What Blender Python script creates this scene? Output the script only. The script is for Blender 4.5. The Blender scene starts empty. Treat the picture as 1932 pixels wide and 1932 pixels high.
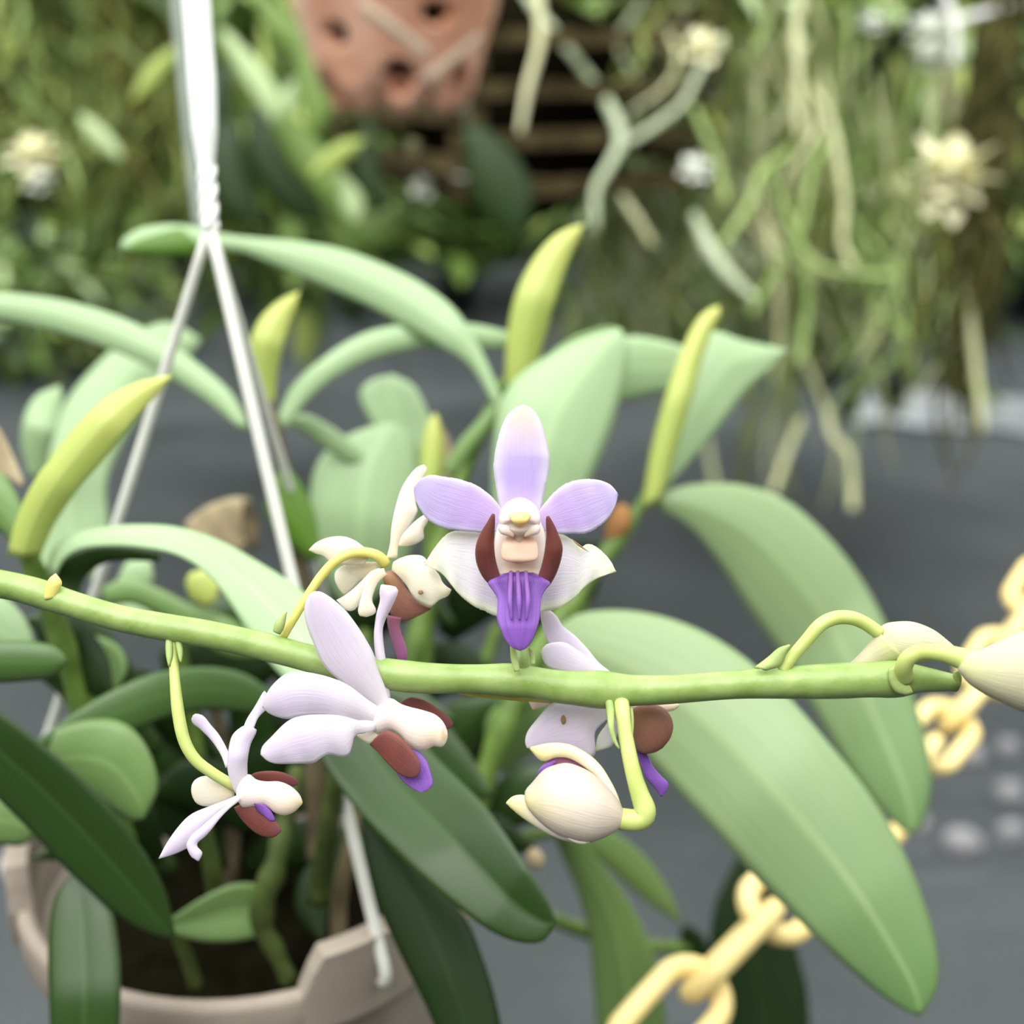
import bpy, math, random
import numpy as np
from mathutils import Vector, Matrix, noise as mnoise

# ---------------------------------------------------------------- camera, sky, light, exposure
SC = bpy.context.scene
COL = SC.collection
T = math.tan(math.radians(22.5))          # half field of view 22.5 deg
PITCH = math.radians(20)
CAM = np.array([0.0, 0.0, 1.1])
FWD = np.array([0, math.cos(PITCH), -math.sin(PITCH)])
UP = np.array([0, math.sin(PITCH), math.cos(PITCH)])
RIGHT = np.array([1.0, 0, 0])
K = 2 * T / 1932                           # metres per pixel per metre of depth

cd = bpy.data.cameras.new('camera')
cam = bpy.data.objects.new('camera', cd)
COL.objects.link(cam)
cam.location = CAM
cam.rotation_euler = (math.pi / 2 - PITCH, 0, 0)
cd.sensor_width = 36
cd.angle = 2 * math.atan(T)
cd.clip_start = 0.005
cd.dof.use_dof = True
cd.dof.focus_distance = 0.199
cd.dof.aperture_fstop = 10.5
SC.camera = cam

w = bpy.data.worlds.new('overcast_sky')
SC.world = w
w.use_nodes = True
bg = w.node_tree.nodes['Background']
bg.inputs[0].default_value = (0.97, 1.0, 0.97, 1)
bg.inputs[1].default_value = 1.5

sun = bpy.data.lights.new('soft_daylight', 'SUN')
sun.energy = 1.9
sun.angle = math.radians(50)
sun.color = (1, 0.985, 0.95)
so = bpy.data.objects.new('soft_daylight', sun)
COL.objects.link(so)
so.rotation_euler = (math.radians(22), math.radians(-14), 0)

SC.view_settings.view_transform = 'Standard'
SC.view_settings.look = 'None'
SC.view_settings.gamma = 1
SC.view_settings.use_curve_mapping = False
SC.view_settings.exposure = 0.78
SC.cycles.use_denoising = True
SC.cycles.max_bounces = 8

rnd = random.Random(7)

# ---------------------------------------------------------------- helpers
def P(x, y, d):
    """pixel (1932 frame) at depth d along the view axis -> world point"""
    return CAM + d * FWD + ((x - 966) / 966 * T * d) * RIGHT + ((966 - y) / 966 * T * d) * UP

def s2l(c):
    c = c / 255
    return c / 12.92 if c <= 0.04045 else ((c + 0.055) / 1.055) ** 2.4

def rgb(r, g, b):
    return (s2l(r), s2l(g), s2l(b), 1)

def cr(pts, n):
    """Catmull-Rom through pts, resampled to n points of even arc length"""
    p = np.array(pts, float)
    if len(p) == 2:
        t = np.linspace(0, 1, n)[:, None]
        return p[0] * (1 - t) + p[1] * t
    q = np.vstack([2 * p[0] - p[1], p, 2 * p[-1] - p[-2]])
    out = []
    for i in range(len(p) - 1):
        a, b, c, d = q[i:i + 4]
        for u in np.linspace(0, 1, 14, endpoint=False):
            out.append(0.5 * ((2 * b) + (c - a) * u + (2 * a - 5 * b + 4 * c - d) * u * u + (3 * b - a - 3 * c + d) * u ** 3))
    out.append(p[-1])
    out = np.array(out)
    seg = np.linalg.norm(np.diff(out[:, :2] if out.shape[1] > 2 and abs(out[:, 2]).max() < 5 and abs(out[:, 0]).max() > 5 else out, axis=0), axis=1)
    s = np.concatenate([[0], np.cumsum(seg)])
    if s[-1] == 0:
        return np.repeat(out[:1], n, 0)
    tt = np.linspace(0, s[-1], n)
    return np.stack([np.interp(tt, s, out[:, k]) for k in range(out.shape[1])], 1)

def world_origin(o):
    v = np.zeros(3)
    while o is not None:
        v += np.array(o.location)
        o = o.parent
    return v

def mesh_obj(name, V, F, mat, parent=None, uv=None, smooth=True):
    V = np.asarray(V, float)
    if parent is not None:
        V = V - world_origin(parent)
    me = bpy.data.meshes.new(name)
    me.from_pydata(V.tolist(), [], F)
    if uv is not None:
        ul = me.uv_layers.new(name='UVMap')
        idx = np.empty(len(me.loops), dtype=np.int32)
        me.loops.foreach_get('vertex_index', idx)
        ul.data.foreach_set('uv', np.asarray(uv, float)[idx].ravel())
    if smooth:
        me.polygons.foreach_set('use_smooth', [True] * len(me.polygons))
    me.materials.append(mat)
    me.validate()
    me.update()
    o = bpy.data.objects.new(name, me)
    COL.objects.link(o)
    if parent is not None:
        o.parent = parent
    return o

def tag(o, label=None, cat=None, group=None, kind=None):
    if label: o['label'] = label
    if cat: o['category'] = cat
    if group: o['group'] = group
    if kind: o['kind'] = kind
    return o

def thing(name, label, cat, loc, group=None, parent=None):
    o = bpy.data.objects.new(name, None)
    COL.objects.link(o)
    o.empty_display_size = 0.02
    loc = np.array(loc, float)
    if parent is not None:
        loc = loc - world_origin(parent)
        o.parent = parent
    o.location = loc
    tag(o, label, cat, group)
    return o

def dep(e, n, d, tilt):
    """edge pixel points -> (x, y, d) rows"""
    if len(e[0]) == 3:
        return cr(e, n)
    q = cr(e, n)
    t = np.linspace(0, 1, n)
    ds = np.interp(t, np.linspace(0, 1, len(d)), d) if isinstance(d, (tuple, list)) else np.full(n, d)
    return np.column_stack([q, ds + tilt])

def blade(name, L, R, d, mat, parent, n=26, m=9, cup=0.0, fold=0.0, thick=0.0006, tilt=(0, 0), wave=0.0, wf=6, ruffle=0.0, seed=0, label=None, jag=0.0):
    """a thin leaf or petal between two pixel edges; cup/fold raise the middle towards the viewer (share of the width)"""
    l, r = dep(L, n, d, tilt[0]), dep(R, n, d, tilt[1])
    A = np.array([P(*q) for q in l]); B = np.array([P(*q) for q in r])
    if jag:                                # finely uneven margin
        for E, O, q in ((A, B, 1), (B, A, 9)):
            wv = np.array([mnoise.noise(Vector((i * .9, q, seed))) + .6 * mnoise.noise(Vector((i * .25, q, seed + 3))) for i in range(n)])
            E += (E - O) * (wv * jag)[:, None]
    s = np.linspace(0, 1, m)
    G = A[:, None] * (1 - s)[None, :, None] + B[:, None] * s[None, :, None]
    along = np.gradient((A + B) / 2, axis=0)
    acr = B - A
    nr = np.cross(along, acr)
    bad = np.linalg.norm(nr, axis=1) < 1e-12
    nr[bad] = -FWD
    nr /= np.linalg.norm(nr, axis=1)[:, None]
    flip = np.sign((nr * (CAM - (A + B) / 2)).sum(1)); flip[flip == 0] = 1
    nr *= flip[:, None]
    for i in range(1, n - 1):              # keep the normals from jumping at pinched rows
        if np.dot(nr[i], nr[i - 1]) < 0: nr[i] = nr[i - 1]
    W = np.linalg.norm(acr, axis=1)
    off = cup * 4 * s * (1 - s) + fold * (1 - np.abs(2 * s - 1))
    H = off[None, :] * W[:, None]
    t = np.linspace(0, 1, n)
    if wave:
        H = H + wave * W.max() * np.sin(wf * t * math.pi + seed)[:, None] * (np.abs(2 * s - 1) ** 1.5 * np.sign(2 * s - 1))[None, :]
    if ruffle:
        H = H + ruffle * W.max() * np.sin(wf * 3.1 * t + seed)[:, None] * np.sin(5 * s + seed)[None, :]
    G = G + H[:, :, None] * nr[:, None, :]
    # real surface normals for the thickness
    du = np.gradient(G, axis=0); dv = np.gradient(G, axis=1)
    N = np.cross(du, dv)
    ln = np.linalg.norm(N, axis=2)
    N = np.where(ln[..., None] > 1e-14, N / np.maximum(ln, 1e-14)[..., None], nr[:, None, :])
    sg = np.sign((N * nr[:, None, :]).sum(2)); sg[sg == 0] = 1
    N = N * sg[..., None]
    th = thick / 2 * (0.25 + 0.75 * np.sin(math.pi * np.clip(s, 0.0, 1.0)) ** 0.5)[None, :, None] * np.ones((n, 1, 1))
    top, bot = (G + N * th).reshape(-1, 3), (G - N * th).reshape(-1, 3)
    V = np.vstack([top, bot]); o = n * m
    F = []
    for i in range(n - 1):
        for j in range(m - 1):
            a = i * m + j
            F.append((a, a + 1, a + m + 1, a + m))
            F.append((o + a, o + a + m, o + a + m + 1, o + a + 1))
    ring = [i * m for i in range(n)] + [(n - 1) * m + j for j in range(1, m)] + [i * m + m - 1 for i in range(n - 2, -1, -1)] + [j for j in range(m - 2, 0, -1)]
    for a, b in zip(ring, ring[1:] + ring[:1]):
        F.append((a, o + a, o + b, b)[::-1])
    U = np.array([(sj, ti) for ti in t for sj in s]); U = np.vstack([U, U])
    ob = mesh_obj(name, V, F, mat, parent, U)
    if label: ob['label'] = label
    return ob

def body(name, L, R, d, mat, parent, ratio=0.7, n=22, m=18, back=0.0, bump=None, label=None, tilt=(0, 0)):
    """a solid form whose outline is the two edges; its depth is ratio x width (elliptic sections)"""
    l, r = dep(L, n, d, tilt[0]), dep(R, n, d, tilt[1])
    A = np.array([P(*q) for q in l]); B = np.array([P(*q) for q in r])
    C, h = (A + B) / 2, (B - A) / 2
    along = np.gradient(C, axis=0)
    nr = np.cross(along, h)
    ln = np.linalg.norm(nr, axis=1)
    nr[ln < 1e-14] = -FWD
    nr /= np.linalg.norm(nr, axis=1)[:, None]
    fl = np.sign((nr * (CAM - C)).sum(1)); fl[fl == 0] = 1
    nr *= fl[:, None]
    W = np.linalg.norm(h, axis=1)
    V, U, F = [], [], []
    for i in range(n):
        for j in range(m):
            a = 2 * math.pi * j / m
            k = 1.0 + (bump(i / (n - 1), a) if bump else 0.0)
            V.append(C[i] + h[i] * math.cos(a) * 1.0 + nr[i] * W[i] * ratio * k * math.sin(a))
            U.append((0.5 + 0.5 * math.cos(a), i / (n - 1)))
    for i in range(n - 1):
        for j in range(m):
            a, b = i * m + j, i * m + (j + 1) % m
            F.append((a, b, b + m, a + m))
    V += [C[0], C[-1]]; U += [(0.5, 0), (0.5, 1)]
    c0, c1 = n * m, n * m + 1
    for j in range(m):
        F.append((c0, (j + 1) % m, j))
        F.append((c1, (n - 1) * m + j, (n - 1) * m + (j + 1) % m))
    ob = mesh_obj(name, V, F, mat, parent, U)
    if label: ob['label'] = label
    return ob

def sweep(pts, rad, m=12, cap=True, flat=1.0):
    """tube through world points"""
    p = np.asarray(pts, float); n = len(p)
    tg = np.gradient(p, axis=0); tg /= np.linalg.norm(tg, axis=1)[:, None]
    ref = np.array([0, 0, 1.0]) if abs(tg[0][2]) < 0.9 else np.array([1.0, 0, 0])
    u = np.cross(tg[0], ref); u /= np.linalg.norm(u)
    V, F, U = [], [], []
    for i in range(n):
        u = u - tg[i] * np.dot(u, tg[i]); u /= np.linalg.norm(u)
        v = np.cross(tg[i], u)
        for j in range(m):
            a = 2 * math.pi * j / m
            V.append(p[i] + rad[i] * (math.cos(a) * u + flat * math.sin(a) * v)); U.append((j / m, i / (n - 1)))
    for i in range(n - 1):
        for j in range(m):
            a, b = i * m + j, i * m + (j + 1) % m
            F.append((a, b, b + m, a + m))
    if cap:
        V += [p[0] - tg[0] * rad[0] * 0.5, p[-1] + tg[-1] * rad[-1] * 0.5]; U += [(0.5, 0), (0.5, 1)]
        c0, c1 = n * m, n * m + 1
        for j in range(m):
            F.append((c0, (j + 1) % m, j)); F.append((c1, (n - 1) * m + j, (n - 1) * m + (j + 1) % m))
    return V, F, U

def tube(name, pts, r, mat, parent, n=24, m=12, label=None, knob=None):
    """tube through (x, y, d) pixel points; r in pixels at its own depth (number or list along it)"""
    q = cr(pts, n)
    rr = np.interp(np.linspace(0, 1, n), np.linspace(0, 1, len(r)), r) if isinstance(r, (list, tuple)) else np.full(n, r)
    w_ = np.array([P(*a) for a in q])
    rad = rr * K * q[:, 2]
    if knob:
        rad = rad * np.array([knob(i / (n - 1)) for i in range(n)])
    V, F, U = sweep(w_, rad, m)
    ob = mesh_obj(name, V, F, mat, parent, U)
    if label: ob['label'] = label
    return ob

def ball(name, x, y, d, rx, ry, mat, parent, rz=None, n=10, m=14, ang=0, label=None):
    """ellipsoid centred on a pixel point, radii in pixels at that depth"""
    c = P(x, y, d); k = K * d; rz = rz or min(rx, ry)
    ca, sa = math.cos(ang), math.sin(ang)
    V, F, U = [c + UP * 0], [], [(0.5, 0)]
    V = []; U = []
    for i in range(n + 1):
        th = math.pi * i / n
        for j in range(m):
            a = 2 * math.pi * j / m
            X, Y, Z = rx * math.sin(th) * math.cos(a), ry * math.cos(th), rz * math.sin(th) * math.sin(a)
            V.append(c + k * ((X * ca - Y * sa) * RIGHT + (X * sa + Y * ca) * UP - Z * FWD)); U.append((j / m, i / n))
    for i in range(n):
        for j in range(m):
            a, b = i * m + j, i * m + (j + 1) % m
            F.append((a, b, b + m, a + m))
    ob = mesh_obj(name, V, F, mat, parent, U)
    if label: ob['label'] = label
    return ob

# ---------------------------------------------------------------- materials
def new_mat(name):
    m = bpy.data.materials.new(name); m.use_nodes = True
    nt = m.node_tree
    return m, nt, nt.nodes['Principled BSDF'], nt.nodes['Material Output']

def node(nt, typ, **kw):
    n = nt.nodes.new(typ)
    for k_, v in kw.items(): setattr(n, k_, v)
    return n

def plain(name, col, rough=0.5, var=0.12, scale=60, spec=0.5, bump=0.0, bscale=200, col2=None, trans=0.0, coat=0.0, detail=4):
    """one colour, mottled by noise towards col2 (or a darker shade of it)"""
    m, nt, b, out = new_mat(name)
    tc = node(nt, 'ShaderNodeTexCoord')
    nz = node(nt, 'ShaderNodeTexNoise'); nz.inputs['Scale'].default_value = scale; nz.inputs['Detail'].default_value = detail
    nt.links.new(tc.outputs['Object'], nz.inputs['Vector'])
    mx = node(nt, 'ShaderNodeMix', data_type='RGBA')
    c2 = col2 or tuple(c * (1 - 2 * var) for c in col[:3]) + (1,)
    rp = node(nt, 'ShaderNodeMapRange'); rp.inputs['From Min'].default_value = 0.35; rp.inputs['From Max'].default_value = 0.68
    nt.links.new(nz.outputs['Fac'], rp.inputs['Value'])
    nt.links.new(rp.outputs['Result'], mx.inputs['Factor'])
    mx.inputs['A'].default_value = col; mx.inputs['B'].default_value = c2
    nt.links.new(mx.outputs['Result'], b.inputs['Base Color'])
    b.inputs['Roughness'].default_value = rough
    b.inputs['Specular IOR Level'].default_value = spec
    b.inputs['Coat Weight'].default_value = coat
    if bump:
        n2 = node(nt, 'ShaderNodeTexNoise'); n2.inputs['Scale'].default_value = bscale; n2.inputs['Detail'].default_value = 5
        nt.links.new(tc.outputs['Object'], n2.inputs['Vector'])
        bp = node(nt, 'ShaderNodeBump'); bp.inputs['Strength'].default_value = bump; bp.inputs['Distance'].default_value = 0.002
        nt.links.new(n2.outputs['Fac'], bp.inputs['Height']); nt.links.new(bp.outputs['Normal'], b.inputs['Normal'])
    if trans:
        tr = node(nt, 'ShaderNodeBsdfTranslucent'); ms = node(nt, 'ShaderNodeMixShader'); ms.inputs[0].default_value = trans
        nt.links.new(mx.outputs['Result'], tr.inputs['Color'])
        nt.links.new(b.outputs[0], ms.inputs[1]); nt.links.new(tr.outputs[0], ms.inputs[2]); nt.links.new(ms.outputs[0], out.inputs[0])
    return m

def leaf_mat(name, col, rib, rough=0.38, trans=0.22, spec=0.5, veins=0.12, tip=None):
    """leaf: parallel veins along the blade, a midrib line, mottling; tip = colour of the far end"""
    m, nt, b, out = new_mat(name)
    uv = node(nt, 'ShaderNodeUVMap'); uv.uv_map = 'UVMap'
    sep = node(nt, 'ShaderNodeSeparateXYZ'); nt.links.new(uv.outputs[0], sep.inputs[0])
    mp = node(nt, 'ShaderNodeMapping'); mp.inputs['Scale'].default_value = (26, 1.2, 1)
    nt.links.new(uv.outputs[0], mp.inputs[0])
    nz = node(nt, 'ShaderNodeTexNoise'); nz.inputs['Scale'].default_value = 1; nz.inputs['Detail'].default_value = 3
    nt.links.new(mp.outputs[0], nz.inputs['Vector'])
    dk = tuple(c * (1 - veins * 2.2) for c in col[:3]) + (1,)
    mx = node(nt, 'ShaderNodeMix', data_type='RGBA'); mx.inputs['A'].default_value = dk; mx.inputs['B'].default_value = tuple(min(1, c * (1 + veins)) for c in col[:3]) + (1,)
    nt.links.new(nz.outputs['Fac'], mx.inputs['Factor'])
    cur = mx.outputs['Result']
    if tip:
        m2 = node(nt, 'ShaderNodeMix', data_type='RGBA'); m2.inputs['B'].default_value = tip
        r2 = node(nt, 'ShaderNodeMapRange'); r2.inputs['From Min'].default_value = 0.45; r2.inputs['From Max'].default_value = 1.0
        nt.links.new(sep.outputs['Y'], r2.inputs['Value']); nt.links.new(r2.outputs['Result'], m2.inputs['Factor'])
        nt.links.new(cur, m2.inputs['A']); cur = m2.outputs['Result']
    # midrib
    a = node(nt, 'ShaderNodeMath', operation='SUBTRACT'); a.inputs[1].default_value = 0.5; nt.links.new(sep.outputs['X'], a.inputs[0])
    ab = node(nt, 'ShaderNodeMath', operation='ABSOLUTE'); nt.links.new(a.outputs[0], ab.inputs[0])
    rr = node(nt, 'ShaderNodeMapRange'); rr.inputs['From Min'].default_value = 0.0; rr.inputs['From Max'].default_value = 0.05
    rr.inputs['To Min'].default_value = 0.7; rr.inputs['To Max'].default_value = 0
    nt.links.new(ab.outputs[0], rr.inputs['Value'])
    m3 = node(nt, 'ShaderNodeMix', data_type='RGBA'); m3.inputs['B'].default_value = rib
    nt.links.new(rr.outputs['Result'], m3.inputs['Factor']); nt.links.new(cur, m3.inputs['A']); cur = m3.outputs['Result']
    nt.links.new(cur, b.inputs['Base Color'])
    b.inputs['Roughness'].default_value = rough; b.inputs['Specular IOR Level'].default_value = spec
    tr = node(nt, 'ShaderNodeBsdfTranslucent'); ms = node(nt, 'ShaderNodeMixShader'); ms.inputs[0].default_value = trans
    tcol = node(nt, 'ShaderNodeMix', data_type='RGBA', blend_type='MULTIPLY'); tcol.inputs['Factor'].default_value = 1.0
    tcol.inputs['B'].default_value = (1.0, 1.0, 0.6, 1); nt.links.new(cur, tcol.inputs['A'])
    nt.links.new(tcol.outputs['Result'], tr.inputs['Color'])
    nt.links.new(b.outputs[0], ms.inputs[1]); nt.links.new(tr.outputs[0], ms.inputs[2]); nt.links.new(ms.outputs[0], out.inputs[0])
    return m

def petal_mat(name, stops, edge, edge_w=0.35, trans=0.42, rough=0.5, veins=0.06, spots=None, spec=0.3):
    """petal: pigment runs base -> tip (stops), the margin takes the edge colour; fine veins; spots = colour of a few blemishes"""
    m, nt, b, out = new_mat(name)
    uv = node(nt, 'ShaderNodeUVMap'); uv.uv_map = 'UVMap'
    sep = node(nt, 'ShaderNodeSeparateXYZ'); nt.links.new(uv.outputs[0], sep.inputs[0])
    ramp = node(nt, 'ShaderNodeValToRGB'); el = ramp.color_ramp.elements
    el[0].position, el[0].color = stops[0]; el[1].position, el[1].color = stops[-1]
    for p_, c_ in stops[1:-1]:
        e = el.new(p_); e.color = c_
    ramp.color_ramp.interpolation = 'B_SPLINE'
    nt.links.new(sep.outputs['Y'], ramp.inputs[0])
    a = node(nt, 'ShaderNodeMath', operation='SUBTRACT'); a.inputs[1].default_value = 0.5; nt.links.new(sep.outputs['X'], a.inputs[0])
    ab = node(nt, 'ShaderNodeMath', operation='ABSOLUTE'); nt.links.new(a.outputs[0], ab.inputs[0])
    rr = node(nt, 'ShaderNodeMapRange'); rr.interpolation_type = 'SMOOTHSTEP'
    rr.inputs['From Min'].default_value = 0.5 - edge_w; rr.inputs['From Max'].default_value = 0.5
    nt.links.new(ab.outputs[0], rr.inputs['Value'])
    m1 = node(nt, 'ShaderNodeMix', data_type='RGBA'); m1.inputs['B'].default_value = edge
    nt.links.new(rr.outputs['Result'], m1.inputs['Factor']); nt.links.new(ramp.outputs[0], m1.inputs['A'])
    mp = node(nt, 'ShaderNodeMapping'); mp.inputs['Scale'].default_value = (40, 2.5, 1); nt.links.new(uv.outputs[0], mp.inputs[0])
    nz = node(nt, 'ShaderNodeTexNoise'); nz.inputs['Scale'].default_value = 1; nz.inputs['Detail'].default_value = 4
    nt.links.new(mp.outputs[0], nz.inputs['Vector'])
    rv = node(nt, 'ShaderNodeMapRange'); rv.inputs['To Min'].default_value = 1 - veins * 2; rv.inputs['To Max'].default_value = 1 + veins
    nt.links.new(nz.outputs['Fac'], rv.inputs['Value'])
    m2 = node(nt, 'ShaderNodeMix', data_type='RGBA', blend_type='MULTIPLY'); m2.inputs['Factor'].default_value = 1
    nt.links.new(m1.outputs['Result'], m2.inputs['A']); nt.links.new(rv.outputs['Result'], m2.inputs['B'])
    cur = m2.outputs['Result']
    if spots:
        tc = node(nt, 'ShaderNodeTexCoord')
        n3 = node(nt, 'ShaderNodeTexNoise'); n3.inputs['Scale'].default_value = 260; nt.links.new(tc.outputs['Object'], n3.inputs['Vector'])
        r3 = node(nt, 'ShaderNodeMapRange'); r3.inputs['From Min'].default_value = 0.70; r3.inputs['From Max'].default_value = 0.76
        nt.links.new(n3.outputs['Fac'], r3.inputs['Value'])
        m3 = node(nt, 'ShaderNodeMix', data_type='RGBA'); m3.inputs['B'].default_value = spots
        nt.links.new(r3.outputs['Result'], m3.inputs['Factor']); nt.links.new(cur, m3.inputs['A']); cur = m3.outputs['Result']
    nt.links.new(cur, b.inputs['Base Color'])
    b.inputs['Roughness'].default_value = rough; b.inputs['Specular IOR Level'].default_value = spec
    bp = node(nt, 'ShaderNodeBump'); bp.inputs['Strength'].default_value = 0.25; bp.inputs['Distance'].default_value = 0.0004
    nt.links.new(nz.outputs['Fac'], bp.inputs['Height']); nt.links.new(bp.outputs['Normal'], b.inputs['Normal'])
    tr = node(nt, 'ShaderNodeBsdfTranslucent'); ms = node(nt, 'ShaderNodeMixShader'); ms.inputs[0].default_value = trans
    nt.links.new(cur, tr.inputs['Color'])
    nt.links.new(b.outputs[0], ms.inputs[1]); nt.links.new(tr.outputs[0], ms.inputs[2]); nt.links.new(ms.outputs[0], out.inputs[0])
    return m

M = {}
# inflorescence
M['stem'] = plain('stem_green', rgb(146, 168, 98), 0.40, scale=240, col2=rgb(122, 148, 72), bump=0.06, bscale=900, spec=0.5)
M['pedicel'] = plain('pedicel_lime', rgb(206, 216, 132), 0.45, scale=200, col2=rgb(186, 202, 110), trans=0.15)
M['pedicel_yellow'] = plain('pedicel_yellow', rgb(232, 222, 128), 0.45, scale=200, col2=rgb(214, 208, 108), trans=0.2)
M['bract'] = plain('bract_green', rgb(166, 184, 112), 0.6, scale=300, col2=rgb(138, 158, 88))
LIL, PAL, WHI, CRE = rgb(196, 172, 236), rgb(222, 212, 246), rgb(248, 246, 248), rgb(240, 230, 218)
M['dorsal'] = petal_mat('petal_dorsal', [(0, rgb(236, 220, 244)), (0.2, rgb(202, 178, 236)), (0.42, rgb(200, 182, 234)), (0.62, rgb(216, 200, 222)), (0.8, rgb(232, 212, 206)), (1, rgb(240, 222, 200))], rgb(226, 218, 232), 0.3)
M['lateral'] = petal_mat('petal_lilac', [(0, rgb(228, 208, 242)), (0.25, rgb(208, 180, 234)), (0.6, rgb(214, 196, 238)), (1, rgb(218, 206, 242))], rgb(226, 218, 244), 0.2)
M['lower'] = petal_mat('petal_white_yellow', [(0, rgb(226, 214, 240)), (0.35, rgb(242, 236, 244)), (0.8, rgb(248, 248, 242)), (1, rgb(234, 234, 180))], rgb(246, 247, 228), 0.2)
M['white'] = petal_mat('petal_white_lilac', [(0, rgb(252, 246, 248)), (0.4, rgb(242, 232, 247)), (0.85, rgb(234, 222, 243)), (1, rgb(242, 234, 238))], rgb(246, 240, 250), 0.25, trans=.5)
M['cream'] = petal_mat('petal_cream', [(0, rgb(246, 232, 196)), (0.5, rgb(248, 242, 234)), (1, rgb(244, 234, 208))], rgb(250, 246, 238), 0.3, spots=rgb(170, 150, 110))
M['lip'] = petal_mat('lip_violet', [(0, rgb(92, 50, 112)), (0.16, rgb(104, 62, 146)), (0.5, rgb(146, 96, 198)), (1, rgb(142, 92, 186))], rgb(152, 106, 196), 0.2, trans=0.2, veins=0.2)
M['lip_pink'] = petal_mat('lip_mauve', [(0, rgb(168, 104, 120)), (0.5, rgb(160, 98, 140)), (1, rgb(146, 84, 140))], rgb(170, 116, 150), 0.2, trans=0.25, veins=0.1)
M['maroon'] = petal_mat('lobe_maroon', [(0, rgb(108, 60, 60)), (0.3, rgb(110, 58, 50)), (0.7, rgb(114, 62, 54)), (1, rgb(120, 72, 82))], rgb(128, 78, 70), 0.25, trans=0.12, veins=0.12, spec=0.2)
M['brownlobe'] = petal_mat('lobe_brown', [(0, rgb(200, 156, 112)), (0.35, rgb(142, 96, 80)), (1, rgb(140, 94, 84))], rgb(158, 116, 102), 0.25, trans=0.2, veins=0.1, spec=0.2)
M['column'] = petal_mat('column_blush', [(0, rgb(250, 238, 238)), (0.5, rgb(248, 226, 218)), (0.85, rgb(248, 230, 208)), (1, rgb(244, 220, 164))], rgb(250, 238, 232), 0.3, trans=0.25, veins=0.03)
M['lip_pale'] = petal_mat('lip_ridge_lavender', [(0, rgb(136, 92, 150)), (0.5, rgb(140, 94, 178)), (1, rgb(146, 96, 196))], rgb(140, 98, 178), 0.3, trans=0.2)
M['peach'] = plain('callus_peach', rgb(242, 212, 190), 0.5, scale=300, col2=rgb(236, 198, 170), trans=0.3)
M['anther'] = plain('anther_yellow', rgb(252, 226, 160), 0.45, scale=300, col2=rgb(250, 212, 130), trans=0.2)
M['bud'] = petal_mat('bud_cream', [(0, rgb(206, 190, 172)), (0.45, rgb(228, 212, 202)), (0.8, rgb(226, 212, 176)), (1, rgb(228, 216, 150))], rgb(206, 190, 176), 0.3, trans=0.1, veins=0.09)
M['bud_tip'] = petal_mat('bud_yellow_white', [(0, rgb(236, 222, 214)), (0.55, rgb(244, 236, 216)), (1, rgb(242, 234, 146))], rgb(246, 238, 190), 0.3, trans=0.25, veins=0.05)
M['bud_green'] = petal_mat('bud_ivory', [(0, rgb(206, 210, 146)), (0.3, rgb(208, 202, 172)), (1, rgb(202, 192, 168))], rgb(196, 188, 160), 0.3, trans=0.1, veins=0.1)
M['blemish'] = plain('blemish_brown', rgb(150, 120, 84), 0.8, scale=900)
# foliage of the potted orchids
M['leaf_pale'] = leaf_mat('leaf_sheen_pale', rgb(170, 198, 150), rgb(184, 212, 158), 0.45)  # pale for upper leaves, dark below: sheen and shade put into base colours
M['leaf_big'] = leaf_mat('leaf_olive_green', rgb(146, 170, 122), rgb(156, 180, 128), 0.42, tip=rgb(100, 134, 78))
M['cane_dark'] = plain('cane_shaded_green', rgb(78, 92, 44), 0.6, scale=120, col2=rgb(52, 64, 28), spec=.2)  # cane low in the pot, its shade put into the colour
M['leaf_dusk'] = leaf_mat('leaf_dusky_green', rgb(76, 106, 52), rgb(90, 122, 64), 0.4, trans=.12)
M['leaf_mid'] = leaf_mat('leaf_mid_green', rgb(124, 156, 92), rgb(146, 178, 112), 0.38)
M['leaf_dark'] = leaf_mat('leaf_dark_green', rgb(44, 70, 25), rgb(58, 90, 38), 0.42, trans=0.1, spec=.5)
M['leaf_deep'] = leaf_mat('leaf_deep_shade', rgb(26, 46, 14), rgb(34, 58, 22), 0.5, trans=0.05, spec=.2)  # deep shade among the leaves, painted as a near-black green
M['leaf_young'] = leaf_mat('leaf_young_yellow', rgb(200, 214, 118), rgb(214, 226, 140), 0.45, trans=0.3, tip=rgb(206, 210, 116))
M['leaf_under'] = leaf_mat('leaf_bright_under', rgb(96, 136, 40), rgb(116, 156, 60), 0.5, trans=0.3)
M['cane'] = plain('cane_green', rgb(98, 124, 54), 0.5, scale=120, col2=rgb(70, 94, 38), spec=.3)
M['cane_brown'] = plain('cane_brown', rgb(100, 90, 66), 0.75, scale=90, col2=rgb(64, 56, 40), spec=.2)
M['dry'] = plain('dry_sheath', rgb(178, 164, 130), 0.8, scale=80, col2=rgb(140, 120, 92), trans=0.15)
M['orange'] = plain('dry_sheath_orange', rgb(156, 112, 70), 0.8, scale=80, col2=rgb(120, 84, 52), spec=.1)
M['pot'] = plain('pot_plastic', rgb(156, 144, 132), 0.55, scale=30, col2=rgb(128, 117, 106), bump=0.08, spec=.3)
M['bark'] = plain('bark_mix', rgb(26, 24, 14), 0.95, scale=70, col2=rgb(10, 10, 5), bump=0.8, bscale=120, spec=0.0)
M['wire'] = plain('hanger_plastic', rgb(222, 222, 214), 0.4, scale=40, col2=rgb(208, 208, 200))
M['wire_white'] = plain('hanger_white', rgb(248, 248, 246), 0.35, scale=40, col2=rgb(240, 240, 238))
M['wire_grey'] = plain('wire_grey', rgb(146, 156, 146), 0.5, scale=40)
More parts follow.
